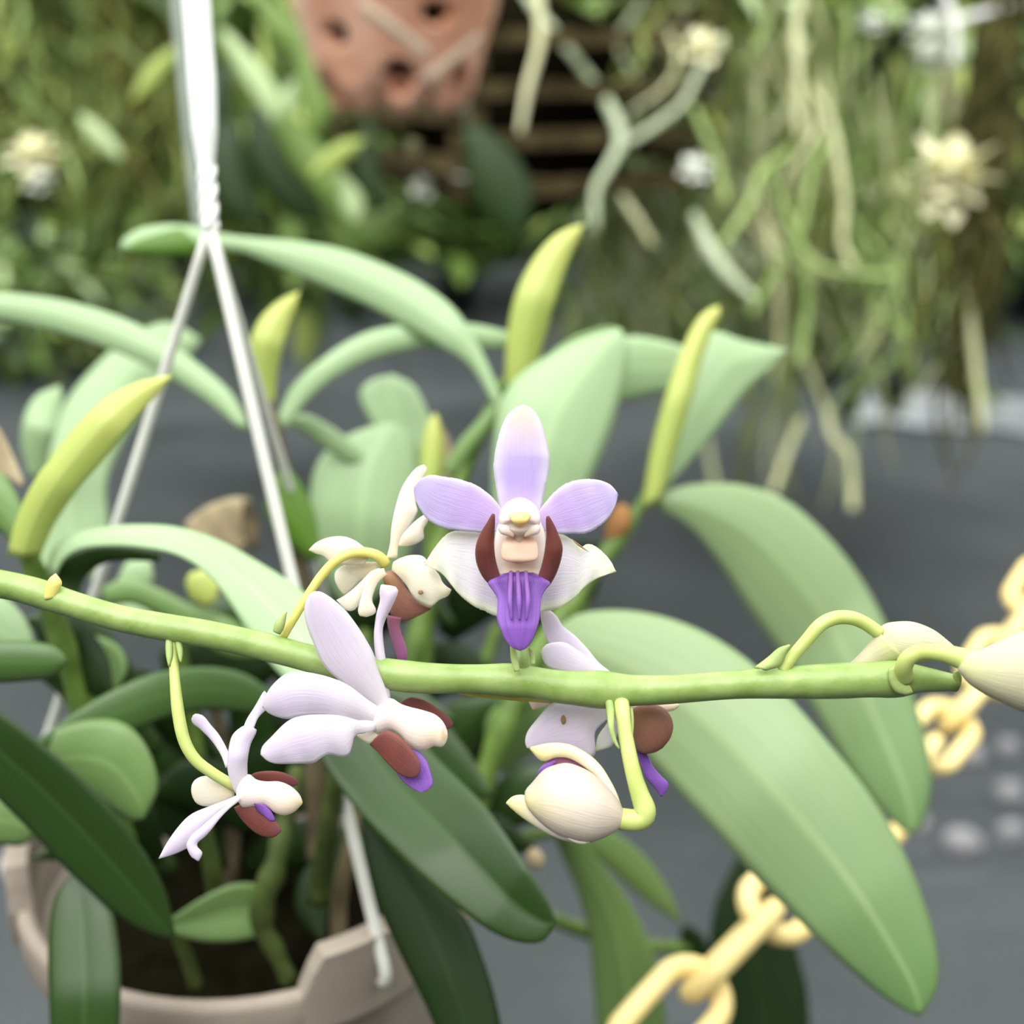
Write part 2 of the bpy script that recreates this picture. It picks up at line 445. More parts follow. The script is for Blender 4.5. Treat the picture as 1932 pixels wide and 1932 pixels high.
M['chain'] = plain('chain_yellow', rgb(248, 226, 158), 0.42, scale=40, col2=rgb(242, 214, 138), trans=0.1)
# background
M['terracotta'] = plain('terracotta', rgb(248, 196, 170), 0.85, scale=14, col2=rgb(212, 146, 112), bump=0.2, spec=.2)
M['stain'] = plain('lime_stain', rgb(250, 218, 190), 0.9, scale=20, col2=rgb(226, 206, 186))
M['wood'] = plain('weathered_wood', rgb(92, 80, 54), 0.85, scale=30, col2=rgb(54, 46, 28), bump=0.3, spec=.1)
M['root'] = plain('aerial_root', rgb(222, 222, 178), 0.75, scale=14, col2=rgb(184, 188, 134), spec=.2)
M['root_green'] = plain('aerial_root_green', rgb(178, 200, 128), 0.7, scale=14, col2=rgb(132, 160, 88), spec=.2)
M['root_pale'] = plain('aerial_root_pale', rgb(220, 230, 198), 0.7, scale=14, col2=rgb(192, 208, 166), spec=.2)
M['root_brown'] = plain('aerial_root_brown', rgb(118, 116, 62), 0.8, scale=14, col2=rgb(78, 82, 36), spec=.1)
M['root_dark'] = plain('aerial_root_dark', rgb(88, 86, 50), 0.85, scale=14, col2=rgb(54, 56, 28), spec=.1)
M['root_olive'] = plain('aerial_root_olive', rgb(158, 166, 96), 0.8, scale=14, col2=rgb(106, 118, 56), spec=.1)
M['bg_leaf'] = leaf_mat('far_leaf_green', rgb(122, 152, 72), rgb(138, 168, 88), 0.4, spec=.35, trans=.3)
M['bg_leaf_dark'] = leaf_mat('far_leaf_shade', rgb(34, 56, 16), rgb(40, 66, 24), 0.4, trans=0.1, spec=.25)  # shade of the background foliage put into this dark green
M['bg_leaf_pale'] = leaf_mat('far_leaf_pale', rgb(194, 216, 160), rgb(204, 224, 172), 0.4, trans=.3)
M['bg_leaf_lime'] = leaf_mat('far_leaf_lime', rgb(186, 204, 104), rgb(196, 212, 116), 0.4, trans=0.4)
M['bloom'] = plain('cream_bloom', rgb(254, 252, 226), 0.7, scale=30, col2=rgb(250, 246, 208), trans=0.35, spec=.2)
M['bloom_white'] = plain('white_bloom', rgb(252, 254, 246), 0.6, scale=30, trans=0.3, var=0.03)
M['black_pot'] = plain('black_nursery_pot', rgb(42, 44, 44), 0.5, scale=20)
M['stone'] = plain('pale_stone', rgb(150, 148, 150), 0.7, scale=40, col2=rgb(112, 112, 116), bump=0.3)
M['sheen_sheet'] = plain('wet_sheen_grey', rgb(140, 144, 146), 0.42, scale=3, col2=rgb(96, 100, 104))  # pale grey that imitates wet sheen on the floor
# ---------------------------------------------------------------- ground, back wall
def floor_mat():
    m, nt, b, out = new_mat('ground_cloth')
    tc = node(nt, 'ShaderNodeTexCoord')
    n1 = node(nt, 'ShaderNodeTexNoise'); n1.inputs['Scale'].default_value = 2.2; n1.inputs['Detail'].default_value = 6
    nt.links.new(tc.outputs['Object'], n1.inputs['Vector'])
    mx = node(nt, 'ShaderNodeMix', data_type='RGBA'); mx.inputs['A'].default_value = rgb(34, 42, 43); mx.inputs['B'].default_value = rgb(84, 88, 91)
    nt.links.new(n1.outputs['Fac'], mx.inputs['Factor'])
    nt.links.new(mx.outputs['Result'], b.inputs['Base Color'])
    r = node(nt, 'ShaderNodeMapRange'); r.inputs['To Min'].default_value = 0.28; r.inputs['To Max'].default_value = 0.6
    nt.links.new(n1.outputs['Fac'], r.inputs['Value']); nt.links.new(r.outputs['Result'], b.inputs['Roughness'])
    wv = node(nt, 'ShaderNodeTexWave'); wv.inputs['Scale'].default_value = 120
    nt.links.new(tc.outputs['Object'], wv.inputs['Vector'])
    b.inputs['Specular IOR Level'].default_value = 0.4
    n2 = node(nt, 'ShaderNodeTexNoise'); n2.inputs['Scale'].default_value = 9; n2.inputs['Detail'].default_value = 3
    nt.links.new(tc.outputs['Object'], n2.inputs['Vector'])
    ad = node(nt, 'ShaderNodeMath', operation='MULTIPLY_ADD'); ad.inputs[1].default_value = 0.05
    nt.links.new(wv.outputs['Fac'], ad.inputs[0]); nt.links.new(n2.outputs['Fac'], ad.inputs[2])
    bp = node(nt, 'ShaderNodeBump'); bp.inputs['Strength'].default_value = 0.5; bp.inputs['Distance'].default_value = 0.03
    nt.links.new(ad.outputs[0], bp.inputs['Height']); nt.links.new(bp.outputs['Normal'], b.inputs['Normal'])
    return m

def ray_floor(x, y, z=0.0):
    d = P(x, y, 1.0) - CAM
    return CAM + d * ((z - CAM[2]) / d[2])

# the cloth is laid in overlapping lengths; wrinkles near the right foreground
def cloth_z(x, y):
    z = 0.006 * mnoise.noise(Vector((x * 1.3, y * 1.7, 0))) + 0.004 * mnoise.noise(Vector((x * 5, y * 5, 3)))
    c = ray_floor(1830, 1530)
    g = math.exp(-(((x - c[0]) / .32) ** 2 + ((y - c[1]) / .22) ** 2))
    return z + g * (0.022 * mnoise.noise(Vector((x * 9 + y * 5, y * 22 - x * 6, 1))))
xs = np.concatenate([np.linspace(-6, -.4, 30), np.linspace(-.3, 1.6, 96), np.linspace(1.7, 6, 26)])
ys = np.concatenate([np.linspace(-3, .7, 14), np.linspace(.8, 2.6, 110), np.linspace(2.7, 8, 50)])
V = [(x, y, cloth_z(x, y)) for y in ys for x in xs]
nx = len(xs)
F = [(i * nx + j, i * nx + j + 1, (i + 1) * nx + j + 1, (i + 1) * nx + j) for i in range(len(ys) - 1) for j in range(nx - 1)]
fl = mesh_obj('floor', V, F, floor_mat()); tag(fl, 'dark grey woven ground cloth on the nursery floor', kind='structure')
net = plain('shade_netting', rgb(40, 54, 22), 0.95, scale=1.6, col2=rgb(20, 30, 10), spec=.0)
def netting(name, x0, y0, x1, y1, h, what):
    d = np.array([x1 - x0, y1 - y0]); nn = np.array([-d[1], d[0]]) / np.linalg.norm(d) * .03
    q = [(x0, y0), (x1, y1), (x1 + nn[0], y1 + nn[1]), (x0 + nn[0], y0 + nn[1])]
    V = [(x, y, 0) for x, y in q] + [(x, y, h) for x, y in q]
    o = mesh_obj(name, V, [(0, 1, 5, 4), (1, 2, 6, 5), (2, 3, 7, 6), (3, 0, 4, 7), (4, 5, 6, 7), (0, 3, 2, 1)], net, smooth=False)
    tag(o, what, kind='structure')
netting('wall_back', -6, 7.2, 6, 7.2, 3.4, 'dark green shade netting closing the back of the nursery')
netting('light_block_front', 6, -2.6, -6, -2.6, 2.8, 'added unseen netting behind the viewer that blocks low light')  # unseen netting on three sides, added to block low-angle light
netting('light_block_left', -5.95, -2.55, -5.95, 7.15, 3.2, 'added unseen netting along the left side that blocks low light')
netting('light_block_right', 5.95, 7.15, 5.95, -2.55, 3.2, 'added unseen netting along the right side that blocks low light')

# ---------------------------------------------------------------- shared meshes for the plants in the background
def unit_leaf(name, mat, wid=.18, curl=.35, n=7, m=3, tipw=.0):
    V, F, U = [], [], []
    for i in range(n):
        t = i / (n - 1)
        hw = wid * (math.sin(math.pi * min(1, t * .96 + .04)) ** .7) * (1 - .35 * t) + .004
        x, z = t, -curl * t * t
        for j in range(m):
            s = 2 * j / (m - 1) - 1
            V.append((x, s * hw, z - .12 * hw * (1 - abs(s)) * 2)); U.append(((s + 1) / 2, t))
    o = len(V)
    V += [(x, y, z - .012) for x, y, z in V]; U += U
    for i in range(n - 1):
        for j in range(m - 1):
            a = i * m + j
            F.append((a, a + m, a + m + 1, a + 1)); F.append((o + a, o + a + 1, o + a + m + 1, o + a + m))
    ring = [i * m for i in range(n)] + [(n - 1) * m + j for j in range(1, m)] + [i * m + m - 1 for i in range(n - 2, -1, -1)] + [j for j in range(m - 2, 0, -1)]
    for a, b in zip(ring, ring[1:] + ring[:1]): F.append((a, b, o + b, o + a))
    me = bpy.data.meshes.new(name); me.from_pydata(V, [], F)
    ul = me.uv_layers.new(name='UVMap'); idx = np.empty(len(me.loops), dtype=np.int32); me.loops.foreach_get('vertex_index', idx)
    ul.data.foreach_set('uv', np.asarray(U, float)[idx].ravel())
    me.polygons.foreach_set('use_smooth', [True] * len(me.polygons))
    me.materials.append(mat); me.update()
    return me

LEAF = {}
for key in ('bg_leaf', 'bg_leaf_dark', 'bg_leaf_pale', 'bg_leaf_lime'):
    LEAF[key] = [unit_leaf('leaf', M[key], .2, .25), unit_leaf('leaf', M[key], .13, .6), unit_leaf('leaf', M[key], .26, .1)]

def put(name, me, parent, loc, scale, direction, roll=0.0):
    """a copy of a shared mesh whose local x axis points along direction"""
    o = bpy.data.objects.new(name, me); COL.objects.link(o); o.parent = parent
    d = Vector(direction).normalized()
    q = d.to_track_quat('X', 'Z')
    o.rotation_mode = 'QUATERNION'
    o.rotation_quaternion = q @ Matrix.Rotation(roll, 4, 'X').to_quaternion()
    o.location = np.array(loc) - world_origin(parent)
    o.scale = (scale,) * 3 if not isinstance(scale, (tuple, list)) else scale
    return o

def wtube(name, pts, r, mat, parent, m=7, n=None):
    p = cr(pts, n or max(6, 3 * len(pts)))
    rr = np.interp(np.linspace(0, 1, len(p)), np.linspace(0, 1, len(r)), r) if isinstance(r, (list, tuple)) else np.full(len(p), r)
    V, F, U = sweep(p, rr, m)
    return mesh_obj(name, V, F, mat, parent, U)

def bush(label, base, h, spread, nl, size, mats, group=None, pot=True, name='potted_shrub', cat='shrub', up=.3):
    b = thing(name, label, cat, base, group)
    base = np.array(base, float)
    if pot:
        ph = min(.2, h * .35)
        lathe_('pot', base, [(.0, 0), (.07, 0), (.095, ph), (.1, ph), (.1, ph + .012), (.088, ph + .012), (.085, ph - .02), (0, ph - .02)], M['black_pot'], b)
    else:
        ph = 0
    for i in range(5):
        a = rnd.random() * 6.28
        tip = base + np.array([math.cos(a) * spread * .6, math.sin(a) * spread * .6, h * (.7 + .3 * rnd.random())])
        wtube('stem', [base + [0, 0, ph], base + (tip - base) * .5 + [0, 0, h * .1], tip], [.008, .006, .003], M['cane'], b, m=6)
    for i in range(nl):
        a, u = rnd.random() * 6.28, rnd.random() ** .6
        zz_ = ph + (h - ph) * rnd.random()
        env = (1.0 if not pot else 1.0) * math.sin(math.pi * min(1, (.15 if pot else .3) + (.8 if pot else .65) * (zz_ - ph) / max(.01, h - ph))) ** .6
        p = base + np.array([math.cos(a) * spread * u * env, math.sin(a) * spread * u * env, zz_])
        put('leaf', rnd.choice(LEAF[rnd.choice(mats)]), b, p, size * (.7 + .6 * rnd.random()), (math.cos(a) + rnd.uniform(-.5, .5), math.sin(a) + rnd.uniform(-.5, .5), up + rnd.uniform(-.6, .6)), rnd.uniform(-.6, .6))
    return b

def lathe_(name, base, prof, mat, parent, m=24):
    V, F = [], []
    for r, z in prof:
        for j in range(m):
            a = 2 * math.pi * j / m
            V.append((base[0] + r * math.cos(a), base[1] + r * math.sin(a), base[2] + z))
    for i in range(len(prof) - 1):
        for j in range(m):
            a, b = i * m + j, i * m + (j + 1) % m
            F.append((a, b, b + m, a + m))
    return mesh_obj(name, V, F, mat, parent)

# low potted shrubs on the cloth at the left
def on_floor(x, y):
    p = ray_floor(x, y); p[2] = 0.004
    return p
G1 = 'low leafy shrubs on the floor at the left'
for i, (x, y, hh, mats, lb) in enumerate((
        (10, 705, .62, ['bg_leaf', 'bg_leaf_pale', 'bg_leaf_pale'], 'low green shrub at the left edge under the cream bloom'),
        (110, 690, .66, ['bg_leaf', 'bg_leaf_pale', 'bg_leaf_lime', 'bg_leaf_pale'], 'bushy green shrub, second from the left edge behind the long arching leaf'),
        (205, 672, .66, ['bg_leaf', 'bg_leaf_lime', 'bg_leaf_pale'], 'shrub with yellowish tips just left of the hanger legs'))):
    bush(lb, on_floor(x, y), hh * .8, .28, 190, .12, mats, G1, pot=False)
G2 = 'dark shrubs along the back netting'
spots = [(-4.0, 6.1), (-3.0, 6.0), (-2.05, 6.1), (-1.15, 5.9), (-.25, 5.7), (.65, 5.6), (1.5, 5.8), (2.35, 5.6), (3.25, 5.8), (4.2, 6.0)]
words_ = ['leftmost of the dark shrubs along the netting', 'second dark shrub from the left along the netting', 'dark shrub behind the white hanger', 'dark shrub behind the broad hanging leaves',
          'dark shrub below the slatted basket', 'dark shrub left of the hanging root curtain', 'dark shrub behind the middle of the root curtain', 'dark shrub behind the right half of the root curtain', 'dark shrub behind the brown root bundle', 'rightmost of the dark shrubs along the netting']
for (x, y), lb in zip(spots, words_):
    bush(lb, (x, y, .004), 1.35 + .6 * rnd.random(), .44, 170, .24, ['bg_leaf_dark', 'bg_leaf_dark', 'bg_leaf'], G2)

# ---------------------------------------------------------------- orchids hung bare-rooted from the roof
ROOT = {}
def unit_root(mat, seed):
    r_ = random.Random(seed); pts = []
    n = 18; x = y = 0
    fx, fy, px_, py_ = r_.uniform(4, 9), r_.uniform(4, 9), r_.uniform(0, 6), r_.uniform(0, 6)
    for i in range(n):
        t = i / (n - 1)
        pts.append((t, .10 * t * math.sin(fx * t + px_) + .03 * math.sin(17 * t + px_), .10 * t * math.sin(fy * t + py_)))
    V, F, U = sweep(np.array(pts), np.interp(np.linspace(0, 1, n), [0, .1, .85, 1], [.011, .010, .009, .004]), 6)
    me = bpy.data.meshes.new('root'); me.from_pydata([tuple(v) for v in V], [], F)
    me.polygons.foreach_set('use_smooth', [True] * len(me.polygons)); me.materials.append(mat); me.update()
    return me
for key in ('root', 'root_green', 'root_pale', 'root_brown', 'root_olive', 'root_dark'):
    ROOT[key] = [unit_root(M[key], 31 * i + len(key)) for i in range(5)]

def hung_orchid(label, x, y, d, length, nroot, mats, nleaf, leafmats, group, spread=.09, leafsize=.16, thick=1.0, fan=.25, name='hanging_orchid'):
    """crown at the pixel point: a short stem, strap leaves to both sides, a curtain of roots below"""
    c = P(x, y, d)
    h = thing(name, label, 'orchid', c, group)
    wtube('stem', [c + [0, 0, .12], c + [.005, 0, .04], c, c - [0, 0, .05]], [.006, .009, .010, .006], M['cane'], h)
    wtube('hanging_wire', [c + [0, 0, .12], c + [0, 0, .35], c + [0, 0, .75]], .0015, M['wire_grey'], h, m=5)
    for i in range(nleaf):
        a = rnd.uniform(0, 6.28)
        put('leaf', LEAF[rnd.choice(leafmats)][rnd.choice((0, 1, 1))], h, c + [0, 0, rnd.uniform(-.03, .10)], leafsize * rnd.uniform(.7, 1.3), (math.cos(a), math.sin(a) * .8, rnd.uniform(-.2, .7)), rnd.uniform(-.4, .4))
    for i in range(nroot):
        a, u = rnd.uniform(0, 6.28), rnd.random() ** .7 * spread
        L = length * rnd.uniform(.5, 1.05)
        me = rnd.choice(ROOT[rnd.choice(mats)])
        f_ = rnd.uniform(.2, 1) * fan
        tk = thick * rnd.uniform(.6, 1.2) * .5
        put('root', me, h, c + [math.cos(a) * u, math.sin(a) * u, rnd.uniform(-.04, .06)], (L, tk, tk), (math.cos(a) * f_, math.sin(a) * f_, -1), rnd.uniform(0, 6.28))
    return h
G3 = 'bare-rooted orchids hanging at the upper right'
gr = ['root', 'root', 'root_green', 'root_pale', 'root_olive']
lf = ['bg_leaf', 'bg_leaf_lime', 'bg_leaf_pale', 'bg_leaf_pale']
hung_orchid('hanging orchid whose root curtain begins right beside the slatted basket', 1230, 60, 1.55, .50, 26, gr, 16, lf, G3, leafsize=.12, thick=.85)
hung_orchid('hanging orchid with dense thin grey roots above the young yellow leaf tip', 1330, -20, 1.75, .62, 30, gr, 16, lf, G3, leafsize=.12, thick=.85)
hung_orchid('hanging orchid in the middle of the root curtain with lime leaves', 1450, 20, 1.5, .50, 26, ['root', 'root_green', 'root', 'root_olive'], 18, ['bg_leaf_lime', 'bg_leaf', 'bg_leaf_pale'], G3, leafsize=.12, thick=.85)
hung_orchid('hanging orchid right of the middle with green roots reaching down to the added floor sheen', 1570, 60, 1.65, .66, 26, ['root', 'root_green', 'root_olive'], 18, lf, G3, leafsize=.12, thick=.85)
hung_orchid('hanging orchid behind the large cream bloom', 1720, 40, 1.7, .55, 26, ['root', 'root_green', 'root_olive'], 18, lf, G3, leafsize=.12, thick=.85)
hung_orchid('brown root bundle hanging at the right edge, longest of all', 1900, -40, 1.3, .50, 60, ['root_dark', 'root_dark', 'root_brown'], 6, ['bg_leaf', 'bg_leaf_dark'], G3, spread=.022, fan=.02, thick=.75)
hung_orchid('small hanging orchid with a fine pale root tassel right of the upright yellow leaf', 1255, 330, 1.6, .24, 34, ['root', 'root', 'root_olive', 'root_pale'], 5, ['bg_leaf', 'bg_leaf_dark'], G3, leafsize=.10)
hung_orchid('small hanging orchid with a root tassel ending behind the pale triangular leaf', 1400, 360, 1.75, .26, 32, ['root', 'root_green', 'root_olive', 'root_pale'], 5, ['bg_leaf', 'bg_leaf_dark'], G3, leafsize=.10)
hung_orchid('small hanging orchid with greenish roots low in the right half of the curtain', 1580, 380, 1.7, .26, 30, ['root', 'root_green', 'root_olive'], 6, ['bg_leaf', 'bg_leaf_dark'], G3, leafsize=.10)
G4 = 'bare-rooted orchids hanging at the upper left'
hung_orchid('hanging plant with brownish strands in the upper left corner', 60, -40, 1.7, .30, 44, ['root_brown', 'root_olive', 'root_brown', 'root_green'], 14, ['bg_leaf', 'bg_leaf_pale', 'bg_leaf_dark'], G4)
hung_orchid('hanging plant with thin olive strands left of the white hanger', 210, -60, 2.0, .46, 36, ['root_brown', 'root_brown', 'root_olive'], 12, ['bg_leaf', 'bg_leaf_dark'], G4)

# leafy plants hung behind the root curtains
def hung_leafy(label, x, y, d, nl, size, mats, group, spread=.16, h=.34):
    c = P(x, y, d)
    b_ = thing('hanging_plant', label, 'plant', c, group)
    wtube('hanging_wire', [c + [0, 0, .1], c + [0, 0, .5], c + [0, 0, 1.0]], .002, M['wire_grey'], b_, m=5)
    for i in range(4):
        a = rnd.uniform(0, 6.28)
        wtube('stem', [c + [0, 0, .1], c + [math.cos(a) * spread * .6, math.sin(a) * spread * .6, 0], c + [math.cos(a) * spread * .9, math.sin(a) * spread * .9, -h * .6]], [.005, .004, .002], M['cane'], b_, m=5)
    for i in range(nl):
        a, u = rnd.uniform(0, 6.28), rnd.random() ** .5
        put('leaf', rnd.choice(LEAF[rnd.choice(mats)]), b_, c + [math.cos(a) * spread * u, math.sin(a) * spread * u, rnd.uniform(-h, h * .4)], size * rnd.uniform(.6, 1.3), (math.cos(a), math.sin(a), rnd.uniform(-1.2, .3)), rnd.uniform(-.6, .6))
G5, G6 = 'leafy plants hanging at the upper left', 'leafy plants hanging behind the root curtain'
ol = ['bg_leaf', 'bg_leaf', 'bg_leaf_dark', 'bg_leaf_lime']
for x, y, d, lb in ((20, 40, 2.4, 'leafy hanging plant in the upper left corner behind the brownish strands'), (150, 90, 2.9, 'leafy hanging plant above the low shrubs at the left'),
                    (280, 80, 2.5, 'leafy hanging plant just left of the white hanger near the top'), (480, 60, 2.3, 'leafy hanging plant between the white hanger and the terracotta pot'),
                    (330, 200, 3.0, 'leafy hanging plant left of the hanger above the arched leaf tip'), (560, 330, 2.8, 'leafy hanging plant low behind the broad dark leaves')):
    hung_leafy(lb, x, y, d, 110, .13, ol, G5, .24)
pl = ['bg_leaf', 'bg_leaf_pale', 'bg_leaf_lime', 'bg_leaf']
for x, y, d, mm_, lb in ((1180, 20, 2.3, pl, 'pale leafy plant at the top just right of the slatted basket'), (1350, 90, 2.4, pl, 'pale leafy plant behind the middle of the root curtain near the top'),
                    (1530, 60, 2.2, pl, 'lime leafy plant right of the middle behind the root curtain near the top'), (1700, 130, 2.4, pl, 'leafy plant behind the white blooms at the top right'),
                    (1900, 100, 2.6, ['bg_leaf', 'bg_leaf_dark'], 'darker leafy plant in the upper right corner'), (1280, 380, 2.9, ['bg_leaf', 'bg_leaf_dark'], 'darker leafy plant low behind the left part of the root curtain'),
                    (1480, 400, 2.7, ['bg_leaf', 'bg_leaf_dark', 'bg_leaf'], 'darker leafy plant low behind the middle of the root curtain'), (1680, 430, 2.9, ['bg_leaf', 'bg_leaf_dark'], 'darker leafy plant low behind the right part of the root curtain')):
    hung_leafy(lb, x, y, d, 110, .13, mm_, G6, .22)

# single aerial roots that stand out in the curtain
thick = hung_orchid('hanging orchid whose thick pale and green roots fork in front of the finer curtain', 1290, -120, 1.4, .3, 10, gr, 10, lf, G3)
def aerial(pts, r, mat, label, d=1.35):
    q = [(1000 + x * .4824, y * .4824, d) for x, y in pts]
    r = [v * .55 for v in r] if isinstance(r, list) else r * .55
    o = tube('root', q, r, M[mat], thick, n=30, m=9)
    o['label'] = label
    return o
aerial([(-40, -60), (30, 50), (100, 130), (200, 260), (300, 400), (355, 540), (310, 650), (255, 750), (255, 900)], [14, 15, 15, 16, 19, 22, 17, 15, 13], 'root_pale', 'thick pale forked root slanting down right of the slatted basket')
aerial([(350, 570), (430, 530), (520, 470), (600, 400), (680, 250), (760, 160)], [14, 14, 13, 12, 12, 12], 'root_pale', 'pale side root branching up to the right from the thick pale root', 1.37)
aerial([(1020, 590), (900, 680), (870, 780), (800, 890), (745, 970)], 14, 'root_green', 'green bent root in the centre of the curtain')
aerial([(1060, -40), (1040, 120), (1050, 330), (1050, 540)], [18, 18, 16, 14], 'root', 'straight grey root at the top of the curtain', 1.4)
aerial([(1100, 340), (1170, 460), (1205, 620), (1230, 780), (1222, 950), (1265, 1060)], 13, 'root', 'long grey root hanging left of the large cream bloom')
aerial([(640, 840), (710, 990), (790, 1090), (880, 1170)], [14, 24, 20, 12], 'root_pale', 'short thick whitish root above the pale triangular leaf', 1.3)
aerial([(940, 680), (995, 830), (1050, 940), (1100, 1030), (1210, 1065), (1420, 1085)], 13, 'root_green', 'green root bending sideways to the right', 1.38)
aerial([(860, 1230), (950, 1080), (1040, 930), (1080, 800), (1110, 660), (1180, 540)], 13, 'root_green', 'green root crossing the others from lower left to upper right', 1.4)
aerial([(1060, 980), (1085, 1150), (1075, 1280), (1055, 1420)], 15, 'root_green', 'green root hanging over the tip of the pale triangular leaf', 1.42)
aerial([(640, 420), (690, 540), (740, 660), (765, 790)], 13, 'root_green', 'green root beside the small white bloom', 1.36)
aerial([(320, 720), (400, 830), (480, 960)], [10, 14, 12], 'root', 'stubby root below the fork of the thick pale root', 1.4)
aerial([(880, 1540), (850, 1700), (820, 1910)], 13, 'root_brown', 'olive root tip hanging over the grey floor', 1.5)
aerial([(1060, 1640), (1010, 1760), (950, 1930)], 13, 'root', 'pinkish grey root tip slanting over the floor', 1.5)
aerial([(1165, 1600), (1180, 1700), (1250, 1790), (1262, 1990)], [15, 14, 14, 16], 'root', 'lowest grey root tip in front of the floor at the right', 1.5)
aerial([(1640, -40), (1650, 250), (1665, 600), (1700, 1050), (1740, 1400), (1770, 1690)], [20, 17, 15, 16, 15, 12], 'root', 'long root running down beside the brown bundle', 1.4)
aerial([(690, 1700), (705, 1800), (730, 1930)], 11, 'root', 'faint root tip behind the pale triangular leaf', 1.7)
aerial([(30, -30), (40, 150), (-10, 350), (-40, 520)], [18, 16, 14, 10], 'root', 'grey-green root hanging in front of the slatted basket', 1.1)
hw = wtube('hanging_wire', [P(1800, 42, 1.3), P(1870, 22, 1.3), P(1990, -5, 1.3)], .0045, M['wire_white'], None); tag(hw, 'white wire at the top right corner', 'wire')
hw2 = wtube('hanging_wire', [P(1775, -60, 1.31), P(1785, 0, 1.3), P(1800, 42, 1.3), P(1800, 120, 1.3)], .005, M['wire_white'], None); tag(hw2, 'white upright wire meeting the slanting one at the top right', 'wire')

# ---------------------------------------------------------------- blooms in the background; some are white highlights built as petals
def bloom(label, x, y, d, r, mat, n=5, face=(0, -1, .3), droop=.2, group=None):
    c = P(x, y, d)
    f = thing('background_bloom', label, 'flower', c, group)
    fd = Vector(face).normalized(); u = fd.cross(Vector((0, 0, 1))).normalized(); v = u.cross(fd)
    me = PET[mat]
    for i in range(n):
        a = 2 * math.pi * i / n + .3
        dd = u * math.cos(a) + v * math.sin(a) + fd * droop
        put('petal', me, f, c, r * rnd.uniform(.85, 1.1), dd, rnd.uniform(-.3, .3))
        d2 = u * math.cos(a + .5) + v * math.sin(a + .5) + fd * .9
        put('petal', me, f, c, r * rnd.uniform(.6, .8), d2, rnd.uniform(-.3, .3))
    V, F, U = sweep(np.array([c - np.array(fd) * r * .3, c + np.array(fd) * r * .3]), [r * .2, r * .14], 8)
    mesh_obj('centre', V, F, M[mat], f)
    return f
PET = {k_: unit_leaf('petal', M[k_], .42, .15) for k_ in ('bloom', 'bloom_white')}
bloom('cream yellow bloom with drooping petals at the left edge', 62, 290, 1.5, .040, 'bloom', 7, (.05, -.55, .8))
bloom('whiter bloom just under the cream yellow one at the left edge', 75, 342, 1.55, .022, 'bloom_white', 6, (0, -.6, .8))
bloom('largest cream bloom hanging at the right beside the brown root bundle', 1790, 330, 1.15, .046, 'bloom', 9, (-.2, -.9, .4), .15)
bloom('small cream bloom right of the largest cream bloom', 1872, 312, 1.5, .018, 'bloom', 6, (0, -.6, .8))
bloom('white highlight built as a small bloom in front of the root curtain', 1312, 318, 1.25, .020, 'bloom_white', 8, (0, -.6, .8))
bloom('white highlight built as a bloom at the top right below the white wires', 1752, 60, 1.3, .032, 'bloom_white', 8, (0, -.6, .8))
bloom('pale bloom under the white one at the top right', 1755, 112, 1.35, .024, 'bloom_white', 7, (0, -.6, .8))
bloom('small round white bloom at the top, left of the white wires', 1647, 42, 1.35, .019, 'bloom_white', 8, (0, -.6, .8))
bloom('pale green-white bud cluster in the root curtain near the top', 1325, 90, 1.3, .030, 'bloom', 6, (0, -.6, .8))
bloom('small yellowish bloom in the dark below the terracotta pot', 779, 275, 1.0, .0085, 'bloom', 8, (0, -.6, .8))
bloom('yellow bloom peeping from behind the white hanger', 414, 290, 1.4, .014, 'bloom', 7, (0, -.6, .8))
bloom('left one of a pair of hazy white blooms under the slatted basket', 800, 352, 1.4, .020, 'bloom_white', 6, (0, -.6, .8))
bloom('right one of a pair of hazy white blooms under the slatted basket', 868, 345, 1.4, .018, 'bloom_white', 6, (0, -.6, .8))

